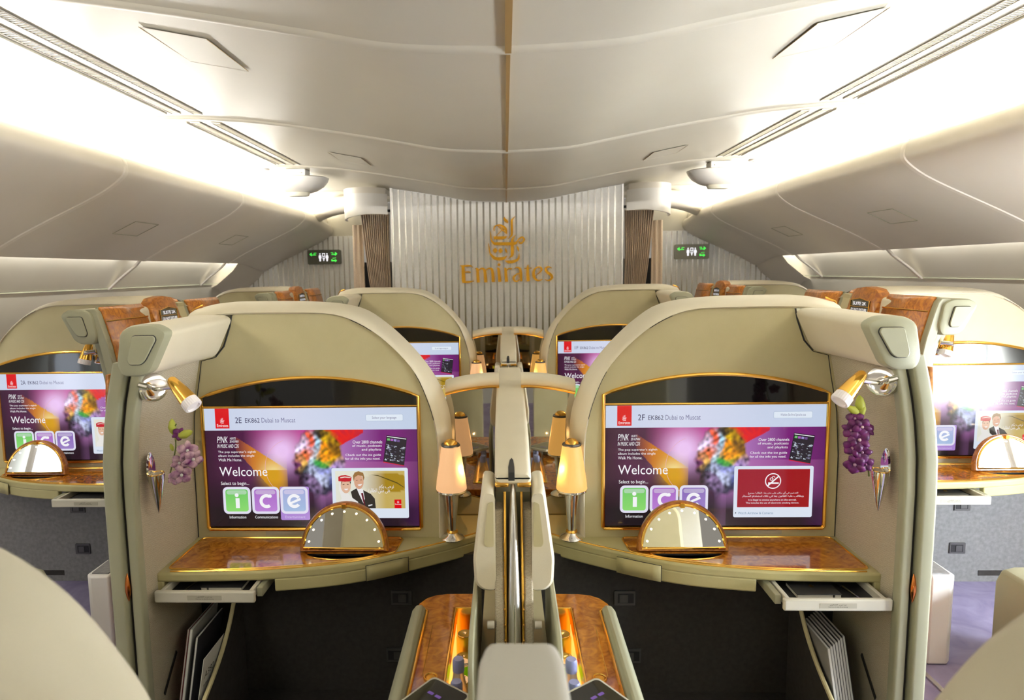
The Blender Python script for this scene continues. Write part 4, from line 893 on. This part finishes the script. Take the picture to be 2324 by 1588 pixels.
            build('lettering', ptext('A380', wtx(.02, .085, .165, .185)), 'ink', a, t, smooth=False)
            build('lettering', ptext('Safety on board', wtx(.02, .12, .14, .150)), 'ink', a, t, smooth=False)
        else:
            wd = ['white-fronted magazine with red corner, foremost', 'grey magazine just behind the foremost', 'dark magazine third from the front', 'pale magazine fourth from the front', 'dark magazine fifth from the front', 'grey magazine sixth from the front', 'dark magazine touching the wall']
            for i in range(7): maga(i, .960+i*.013, 1.90+i*.012, .09, .25, .17, .25, ('mag2', 'mag2', 'mag1', 'mag2', 'mag1', 'mag2', 'mag1')[i], wd[i]+' in the right side pocket', .009)
        g = G(); hc = cr([(1.05, .0), (1.05, .10), (1.035, .16), (1.0, .185), (.965, .16), (.95, .10), (.95, 0)], 5)
        g.loft([[(x*f+(1-f)*1.0, y, z*f) for x, z in hc] for y, f in ((1.62, .7), (1.64, .95), (1.70, 1), (1.76, .98), (1.80, .8))]); q = build('headphone_case', g, 'blackm', None, t); tag(q, 'dark rounded case standing on the floor in the side pocket %s' % where, 'case', 'dark rounded cases')
        g = G().loft([[(1.0985, y, z) for y, z in ((1.97, .18), (2.06, .27), (2.065, .26), (1.975, .17))], [(1.0955, y, z) for y, z in ((1.97, .18), (2.06, .27), (2.065, .26), (1.975, .17))]]); q = build('wall_slot', g, 'dark', r, t, smooth=False)
    return r

def divider(dy, where):
    t = T(1, 0, dy)
    d = thing('centre_divider', 'tall pale divider between paired suites, %s' % where, 'divider', (0, 2.1, 0), 'centre dividers', t)
    def rs(y, w, zt, zb, r=.012):
        return [(a, y, b) for a, b in rrect(-w, w, zb, zt, r, 3)]
    g = G(); g.loft([rs(1.585, .040, .998, .978), rs(1.592, .0435, 1.003, .972), rs(1.75, .0455, 1.014, .965), rs(1.9, .048, 1.024, .955), rs(2.4, .050, 1.052, .93), rs(2.74, .050, 1.082, .94), rs(2.80, .047, 1.084, .95), rs(2.815, .036, 1.074, .96)])
    build('padded_cap', g, 'rim', d, t)
    for s in (-1, 1): g = G().box(min(s*.010, s*.0435), max(s*.010, s*.0435), 1.583, 1.62, .966, .977); build('gold_corner', g, 'gold', d, t, bevel=.004)
    g = G().box(-.044, .044, 1.66, 2.78, .0, .93); build('core_panel', g, 'green', d, t)
    for s in (-1, 1):
        g = G().loft([[(s*a, y, z) for a, y in ((.024, 1.60+o), (.045, 1.60+o), (.045, 1.68), (.024, 1.68))] for z, o in ((0, -.14), (.45, -.12), (.7, -.075), (.905, 0))]); build('cloth_edge', g, 'fabric', d, t, bevel=.004)
        g = G().tube([(s*.020, 1.602+o, z) for z, o in ((.0, -.14), (.45, -.12), (.7, -.075), (.95, 0))], .0032, 8); build('gold_strip', g, 'gold', d, t)
        for k in range(7):
            z = .62+k*.035; g = G(); g.ball((s*.0215, 1.600-.075-.18*(.7-z) if z < .7 else 1.600-.075*(.905-z)/.205, z), .0032, 6)
            build('gold_pin', g, 'gold', d, t)
        # side head cushion with a hand recess
        cu = rpoly([(s*.046, .97), (s*.074, .975), (s*.097, .80), (s*.094, .74), (s*.078, .722), (s*.046, .718)], .012, 3)
        g = G().loft([[(a*(.93 if y > 1.70 or y < 1.56 else 1), y, b*(1) if 1.56 <= y <= 1.70 else .85+(b-.85)*.93) for a, b in cu] for y in (1.545, 1.56, 1.60, 1.70, 1.715)]); c = build('side_cushion', g, 'rim', d, t)
        g = G().prism(rpoly([(s*.047, .945), (s*.060, .94), (s*.070, .845), (s*.066, .835), (s*.047, .835)], .004, 2), 'y', 1.5435, 1.55); build('hand_recess', g, 'leather', c, t, smooth=False)
        g = G().lathe([(.001, 0), (.008, 0), (.009, .002), (.009, .016), (.001, .016)], (s*.047, 1.50, .665), 16, (s, 0, 0)); build('stop_knob', g, 'plast', d, t)
    # silver sliding rail rising into a notch in the cap
    g = G(); secs = []
    for z, y, w in ((.0, 1.44, .017), (.45, 1.465, .016), (.7, 1.515, .0135), (.88, 1.575, .010), (.95, 1.60, .007), (.975, 1.612, .004)):
        secs.append([(w*math.cos(a), y+.012*math.sin(a)*(1 if math.sin(a) < 0 else 6), z) for a in [2*math.pi*k/20 for k in range(20)]])
    g.loft(secs); build('silver_rail', g, 'steel', d, t)
    g = G().tube([(0, 1.425, .3), (0, 1.502, .7), (0, 1.588, .92)], .0022, 6); build('rail_bead', g, 'chrome', d, t)
    nt_ = [(-.011, 1.584), (-.011, 1.62), (-.007, 1.67), (-.002, 1.685), (.002, 1.67), (.004, 1.62), (.004, 1.584)]
    g = G().loft([[(x, y, (1.003+(y-1.592)*.068)+dz) for x, y in nt_] for dz in (-.02, .0012)]); build('notch', g, 'ink', d, t, smooth=False)
    return d
def console(t, where, items):
    c = thing('minibar_console', 'burl wood console with lit bottle slot, %s' % where, 'console', (.2, 1.5, 0), 'minibar consoles', t)
    zc = .50
    top = rpoly([(.100, 1.0), (.100, 1.992), (.20, 1.992), (.284, 1.965), (.292, 1.86), (.294, 1.0)], .02, 4)
    top = [(.100, 1.0), (.100, 1.992), (.20, 1.990), (.235, 1.982), (.262, 1.962), (.280, 1.93), (.288, 1.88), (.294, 1.0)]
    q = [(.100, 1.0), (.100, 1.36), (.172, 1.36), (.172, 1.90), (.100, 1.90), (.100, 1.992)]+top[2:]
    build('burl_top', G().prism(q, 'z', zc-.03, zc), 'woodg', c, t, smooth=False, bevel=.004)
    build('cabinet', G().prism([(.060, 1.0), (.060, 1.985), (.255, 1.96), (.285, 1.86), (.288, 1.0)], 'z', 0, .20), 'green', c, t, smooth=False)
    build('side_wall', G().prism([(.175, 1.0), (.175, 1.985), (.255, 1.96), (.285, 1.86), (.288, 1.0)], 'z', .20, zc-.03), 'wood', c, t, smooth=False)
    g = G().loft([[(.252+dx*.04, y, zc+dz) for dx, dz in ((0, -.002), (.05, .016), (.3, .026), (.7, .024), (1, .008), (1.1, -.03), (.9, -.08), (0, -.03))] for y in (1.0, 1.87)]); g.v = g.v
    build('arm_pad', g, 'green', c, t, bevel=.004)
    g = G().tube([(.2495, 1.0, zc+.004), (.2495, 1.872, zc+.004), (.262, 1.880, zc+.006), (.280, 1.880, zc+.01)], .004, 6); build('gold_bead', g, 'gold', c, t)
    g = G().box(.166, .172, 1.36, 1.90, zc-.16, zc+.003); build('slot_trim', g, 'gold', c, t, bevel=.002)
    g = G().box(.1655, .166, 1.37, 1.89, zc-.15, zc-.045); build('light_strip', g, 'glow', c, t, smooth=False)
    g = G().box(.100, .172, 1.895, 1.90, zc-.16, zc+.003); build('slot_trim', g, 'gold', c, t, bevel=.002)
    g = G().box(.100, .172, 1.36, 1.90, .20, .24); build('slot_floor', g, 'wood', c, t)
    g = G().tube([(.190, 1.40, zc+.0005), (.190, 1.55, zc+.0005)], .0011, 4).tube([(.226, 1.56, zc+.0005), (.226, 1.80, zc+.0005)], .0009, 4); build('seam_line', g, 'gold', c, t)
    g = G().tube([(.205+.0155*math.cos(a), 1.553+.0155*math.sin(a), zc+.002) for a in [k*math.pi/12 for k in range(24)]], .0022, 6, True).lathe([(.001, 0), (.012, 0), (.011, .0015), (.001, .0015)], (.205, 1.553, zc), 24); build('ring_latch', g, 'gold', c, t)
    build('inner_wall', G().box(.051, .086, 1.34, 1.985, .20, .515), 'green', c, t, smooth=False)
    # lid standing open against the divider
    ld = rpoly([(1.33, .50), (1.33, .66), (1.385, .705), (1.80, .715), (1.80, .50)], .03, 4)
    g = G().prism(ld, 'x', .088, .100); build('lid', g, 'green', c, t, bevel=.003)
    for i, (k, y, m, h, lab) in enumerate(items):
        if k == 'b':
            b = thing('water_bottle', 'blue-capped water bottle in slot %s, %s' % (where, lab), 'bottle', (.138, y, .24), 'bottles in the lit slots', t)
            build('body', G().lathe([(.001, 0), (.024, 0), (.026, .01), (.026, .07), (.024, .085), (.026, .10), (.026, h-.10), (.014, h-.045), (.0125, h-.03), (.001, h-.03)], (.138, y, .24), 20), 'bwater', b, t)
            build('cap', G().lathe([(.001, h-.032), (.0145, h-.032), (.0145, h-.006), (.012, h), (.001, h)], (.138, y, .24), 20), 'bcap', b, t)
        else:
            b = thing('drinks_can', '%s can in the lit slot %s' % (lab, where), 'can', (.138, y, .24), 'cans in the lit slots', t)
            build('body', G().lathe([(.001, 0), (.022, 0), (.025, .006), (.025, h-.012), (.021, h-.002), (.001, h-.004)], (.138, y, .24), 20), m, b, t)
            build('lid', G().lathe([(.001, h-.005), (.020, h-.005), (.021, h), (.019, h), (.001, h-.003)], (.138, y, .24), 20), 'chrome', b, t)
    return c
def tablet(t, where):
    b = thing('control_tablet', 'black tablet with pale rim lying on the burl console %s' % where, 'tablet', (.185, 1.42, .50), 'control tablets', t)
    a = rad(38); cx, cy = .200, 1.375
    def Q(x, y, z): return (cx+x*math.cos(a)-y*math.sin(a), cy+x*math.sin(a)+y*math.cos(a), .53+z+y*.05)
    pts = rrect(-.06, .06, -.095, .095, .012, 4)
    g = G().loft([[Q(x, y, z) for x, y in pts] for z in (0, .012)]); build('body', g, 'plast', b, t, bevel=.002)
    g = G().loft([[Q(x*.90, y*.93, z) for x, y in pts] for z in (.0115, .0126)]); build('screen', g, 'black', b, t, smooth=False)
    g = G(); 
    for x0, y0 in ((.0, .045), (.022, .045)):
        g.loft([[Q(x0+x, y0+y, z) for x, y in rrect(-.008, .008, -.004, .004, .002, 2)] for z in (.0126, .0129)])
    build('icons', g, 'gpurple', b, t, smooth=False)
    g = G().box(cx-.02, cx+.02, cy-.03, cy+.03, .501, .530); build('stand', g, 'green', b, t)
def seat(t, where, dz=0, yy=0):
    s_ = thing('armchair', 'large cream leather seat back %s' % where, 'seat', (.7, .4, 0), 'suite seats', t)
    out = [(.385, .35), (.386, .93), (.392, .97), (.409, 1.015), (.436, 1.062), (.478, 1.120), (.524, 1.162), (.575, 1.192), (.64, 1.21), (.74, 1.218), (.86, 1.212), (.95, 1.17), (1.0, 1.09), (1.01, .95), (1.01, .35)]
    out = cr(out, 3); g = G(); cx, cz = .7, .75; secs = []
    for y, f in ((.50, .90), (.51, .94), (.53, .975), (.56, .993), (.60, 1.0), (.65, 1.0), (.68, .993), (.695, .98), (.705, .955)): secs.append([(cx+(x-cx)*f, y+yy, cz+(z-cz)*f+dz) for x, z in out])
    g.loft(secs); build('back_shell', g, 'seat', s_, t, angle=60)
    g = G().loft([[(x, y+yy, z) for x, z in rrect(.42, .98, .30, .46, .05, 4)] for y in (.70, 1.22)]); build('seat_cushion', g, 'leather', s_, t, bevel=.03)
    g = G().loft([[(x, y+yy, z+dz) for x, z in rrect(.52, .90, .47, .98, .08, 4)] for y in (.70, .74)]); build('back_cushion', g, 'leather', s_, t, bevel=.02)
    g = G().box(.44, .96, .55+yy, 1.18+yy, 0, .31); build('seat_base', g, 'green', s_, t)
def blossom(g, c, r, nrm, spin):
    n_ = Vector(nrm).normalized(); x = n_.orthogonal().normalized(); y = n_.cross(x); c = Vector(c)
    for k in range(5):
        a = spin+k*2*math.pi/5; w = (.34 if k % 2 else .5)*r; d = x*math.cos(a)+y*math.sin(a); e = n_.cross(d)
        sec = []
        for i in range(5):
            u = i/4; ww = w*math.sin(math.pi*(.12+.83*u))**.7; up = n_*(r*.28*math.sin(u*2.6)-.05*r)
            sec.append([c+d*(r*u)+e*(ww*v)+up+n_*(.12*r*(1-v*v)) for v in (-1, -.5, 0, .5, 1)])
        g.loft([[tuple(p) for p in q] for q in sec], False, False, mi=0)
    g.ball(tuple(c+n_*r*.22), r*.16, 8, mi=1)
def orchid(t, label, stem, flowers, buds, vase, grp='orchid sprays'):
    o = thing('orchid_spray', label, 'orchid', stem[0], grp, t)
    build('stem', G().tube(cr(stem, 5), .0022, 6), 'stem', o, t)
    for (c, r, nr, sp, pale) in flowers:
        g = G(); blossom(g, c, r, nr, sp); b = build('blossom', g, ['petalw' if pale else 'petal', 'petalw' if not pale else 'paper'], o, t); b.modifiers.new('s', 'SOLIDIFY').thickness = .0008
    for c, r, d in buds:
        g = G().lathe([(.0005, -r), (r*.35, -r*.6), (r*.5, 0), (r*.3, r*.7), (.0005, r)], c, 10, d); build('bud', g, 'bud', o, t)
def vase(t, side):
    v = thing('wall_vase', 'pointed chrome wall vase on the cloth side wall at the %s' % side, 'vase', (1.07, 1.95, .772), 'wall vases', t)
    x = 1.068
    g = G().lathe([(.0005, .772), (.006, .79), (.016, .83), (.0245, .87), (.027, .893), (.0255, .895), (.001, .880)], (x-.006, 1.95, 0), 28, sx=.85); build('cone', g, 'chrome', v, t)
    g = G().lathe([(.001, -.004), (.020, -.004), (.024, 0), (.020, .004), (.001, .004)], (x+.012, 1.955, .905), 28, (-1, 0, 0), sx=1, sy=1); 
    g.v = [(a, b, .905+(c-.905)*2.2) for a, b, c in g.v]; build('back_plate', g, 'chrome', v, t)
    g = G().tube([(x-.006+.024*math.cos(a)*.85, 1.95+.026*math.sin(a), .894) for a in [k*math.pi/10 for k in range(20)]], .002, 6, True); build('rim', g, 'gold', v, t)

P2E = screen_pic('2E', 'Select your language', 'crew', True, True); P2F = screen_pic('2F', 'Wahlen Sie Ihre Sprache aus', 'smoke', False, True)
P2A = screen_pic('2A', 'Select your language', 'crew2', False, False); P2K = screen_pic('2K', 'Select your language', 'crew2', True, False)
P1E = screen_pic('1E', 'Language', 'crew', False, False); P1F = screen_pic('1F', 'Language', 'smoke', False, False)
RP = 2.1
tE, tF = T(-1), T(1); tA, tK = T(1, -2.75, .87), T(-1, 2.75, .87)
suite('2E', tE, 'near row, left of divider', P2E, True, 2, .046, True)
suite('2F', tF, 'near row, right of divider', P2F, True, 2, .088, False)
suite('2A', tA, "at the photo's left edge", P2A, False, 2, .07)
suite('2K', tK, "at the photo's right edge", P2K, False, 2, .07)
suite('1E', T(-1, 0, RP), 'far row, left of divider', P1E, True, 1, 0, True)
suite('1F', T(1, 0, RP), 'far row, right of divider', P1F, True, 1, 0, False)
suite('1A', T(1, -2.75, .87+RP), 'far left by striped wall', P1E, False, 1, 0)
suite('1K', T(-1, 2.75, .87+RP), 'far right by striped wall', P1F, False, 1, 0)
divider(0, 'near row, silver rail in view'); divider(RP, 'far row, below the golden lettering')
struct(build('floor', G().box(-1.10, 1.10, .3, 2.262, .0005, .004), 'foot', smooth=False))  # dark sheet over the carpet, footwell shade put into its colour
for s_ in (-1, 1):
    g = G().prism([(s_*.22, 0), (s_*.22, .9), (s_*.45, 1.25), (s_*.7, 1.34), (s_*1.16, 1.30), (s_*1.16, 0)], 'y', -.9, -.75); struct(build('wall_rear', g, 'leather', smooth=False))  # unseen pieces added behind the camera to keep rear fill off the footwells
# the row behind: its cap reaches into the picture at the bottom
t = T(1, 0, -RP); d = thing('centre_divider', 'blurred white divider end at the bottom centre, closest to the camera', 'divider', (0, 0, 0), 'centre dividers')
def rs(y, w, zt, zb, r=.014): return [(a, y, b) for a, b in rrect(-w, w, zb, zt, r, 4)]
build('padded_cap', G().loft([rs(-.6, .05, .98, .9), rs(.3, .052, 1.05, .93), rs(.56, .046, 1.084, .94), rs(.66, .0445, 1.087, .945), rs(.690, .040, 1.084, .955), rs(.698, .03, 1.07, .965)]), 'pale', d)
build('core_panel', G().box(-.044, .044, -.5, .66, 0, .93), 'green', d)
near = [('b', 1.435, 0, .29, 'nearest'), ('b', 1.50, 0, .285, 'second from the near end'), ('b', 1.57, 0, .30, 'tallest one'), ('c', 1.64, 'yellow', .20, 'yellow'), ('c', 1.70, 'bgreen', .21, 'bright green'), ('c', 1.765, 'mag3', .19, 'dark red'), ('c', 1.83, 'yellow', .22, 'tall yellow')]
for tt_, w in ((tE, 'left of the near divider'), (tF, 'right of the near divider')): console(tt_, w, near); tablet(tt_, w)
far = [('c', 1.50, 'bgreen', .21, 'bright green'), ('b', 1.60, 0, .28, 'only one'), ('c', 1.70, 'yellow', .2, 'yellow')]
for s, w in ((-1, 'left of the far divider'), (1, 'right of the far divider')): console(T(s, 0, RP), w, far)
seat(tE, 'rising blurred into the bottom left corner', .012); seat(tF, 'rising blurred into the bottom right corner', -.035)
seat(T(-1, 0, RP), 'behind the left near partition'); seat(T(1, 0, RP), 'behind the right near partition')
vase(tE, 'left'); vase(tF, 'right')
def EL(u, v, y, s=-1):
    d_ = FW+R2*(u-U0)/FPX-U2*(v-V0)/FPX; p = CAM+d_*(y/d_.y); return (s*p.x, p.y, p.z)
orchid(tE, 'orchid spray with pale purple blossoms and green buds in the left wall vase',
    [EL(383, 1085, 1.95), EL(392, 1050, 1.93), EL(399, 1010, 1.92), EL(395, 975, 1.92), EL(400, 962, 1.915)],
    [(EL(425, 1022, 1.90), .030, (-.5, -.8, .1), .3, True), (EL(437, 1040, 1.89), .030, (-.6, -.7, -.2), 1.0, True), (EL(408, 1050, 1.91), .026, (-.2, -.9, .1), .8, True), (EL(412, 1076, 1.90), .030, (-.4, -.8, -.1), .1, True), (EL(396, 1085, 1.915), .020, (-.1, -.9, .2), .5, True), (EL(406, 985, 1.915), .020, (-.3, -.8, .4), .6, False)],
    [(EL(391, 968, 1.92), .024, (0, 0, 1)), (EL(420, 985, 1.91), .026, (-.8, -.1, .3)), (EL(401, 992, 1.915), .014, (.3, -.3, 1)), (EL(390, 1015, 1.92), .012, (.3, 0, 1))], None)
orchid(tF, 'dense drooping spray of deep purple orchids in the right wall vase',
    [EL(1972, 1080, 1.95, 1), EL(1968, 1050, 1.93, 1), EL(1955, 1000, 1.92, 1), EL(1950, 950, 1.92, 1), EL(1950, 925, 1.92, 1)],
    [(EL(1940, 950, 1.91, 1), .024, (-.3, -.8, .3), .2, False), (EL(1956, 968, 1.90, 1), .026, (-.2, -.9, 0), .9, False), (EL(1932, 975, 1.91, 1), .026, (-.5, -.8, .1), 1.4, False), (EL(1950, 998, 1.90, 1), .030, (-.3, -.9, .2), .5, False), (EL(1935, 1015, 1.90, 1), .026, (-.5, -.7, -.1), .1, False), (EL(1955, 1025, 1.90, 1), .028, (-.2, -.9, 0), 1.2, False), (EL(1940, 1052, 1.90, 1), .030, (-.4, -.8, -.2), .7, False), (EL(1962, 1052, 1.90, 1), .026, (0, -.9, -.1), .3, False), (EL(1968, 975, 1.93, 1), .022, (.2, -.8, .3), .3, False)],
    [(EL(1952, 918, 1.92, 1), .028, (-.1, 0, 1)), (EL(1936, 930, 1.91, 1), .022, (-.8, -.1, .5)), (EL(1955, 935, 1.915, 1), .02, (.4, -.3, 1))], None)
# aisle items by the window suites
for s, side in ((-1, 'left'), (1, 'right')):
    b = thing('waste_bin', 'narrow white box with dark lining at the %s aisle beside the curved wall' % side, 'bin', (s*1.60, 2.50, 0), 'aisle boxes')
    q = [(s*x, y) for x, y in ((1.54, 2.44), (1.615, 2.44), (1.635, 2.46), (1.635, 2.60), (1.54, 2.60))]
    build('body', G().prism(q, 'z', .002, .345), 'white', b, bevel=.008)
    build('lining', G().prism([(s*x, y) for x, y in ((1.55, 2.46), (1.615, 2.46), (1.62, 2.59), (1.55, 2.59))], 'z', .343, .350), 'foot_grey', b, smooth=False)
    c = thing('seat_console', 'low sage console with rounded top at the %s edge of the photo' % side, 'console', (s*1.9, 2.1, 0), 'low window-suite consoles')
    g = G().loft([[(s*a, y, z) for a, z in ((1.765, .002), (1.765, .33), (1.785, .375), (1.83, .385), (2.15, .385), (2.15, .002))] for y in (1.7, 2.44)]); build('body', g, 'green', c, bevel=.01)
    g = G().lathe([(.001, 0), (.03, 0), (.032, .006), (.022, .008), (.001, .004)], (s*1.86, 2.3, .385), 24); build('cup_recess', g, 'white', c)
# seat track in the right aisle
for s, side in ((-1, 'left'), (1, 'right')):
    q = tag(build('seat_track', G().box(s*1.50-.008, s*1.50+.008, 1.2, 2.4, 0.001, .006), 'steel', smooth=False), 'thin steel track set in the carpet of the %s aisle' % side, 'track', 'floor tracks')
for o in list(bpy.data.objects):
    if '_org' in o: del o['_org']
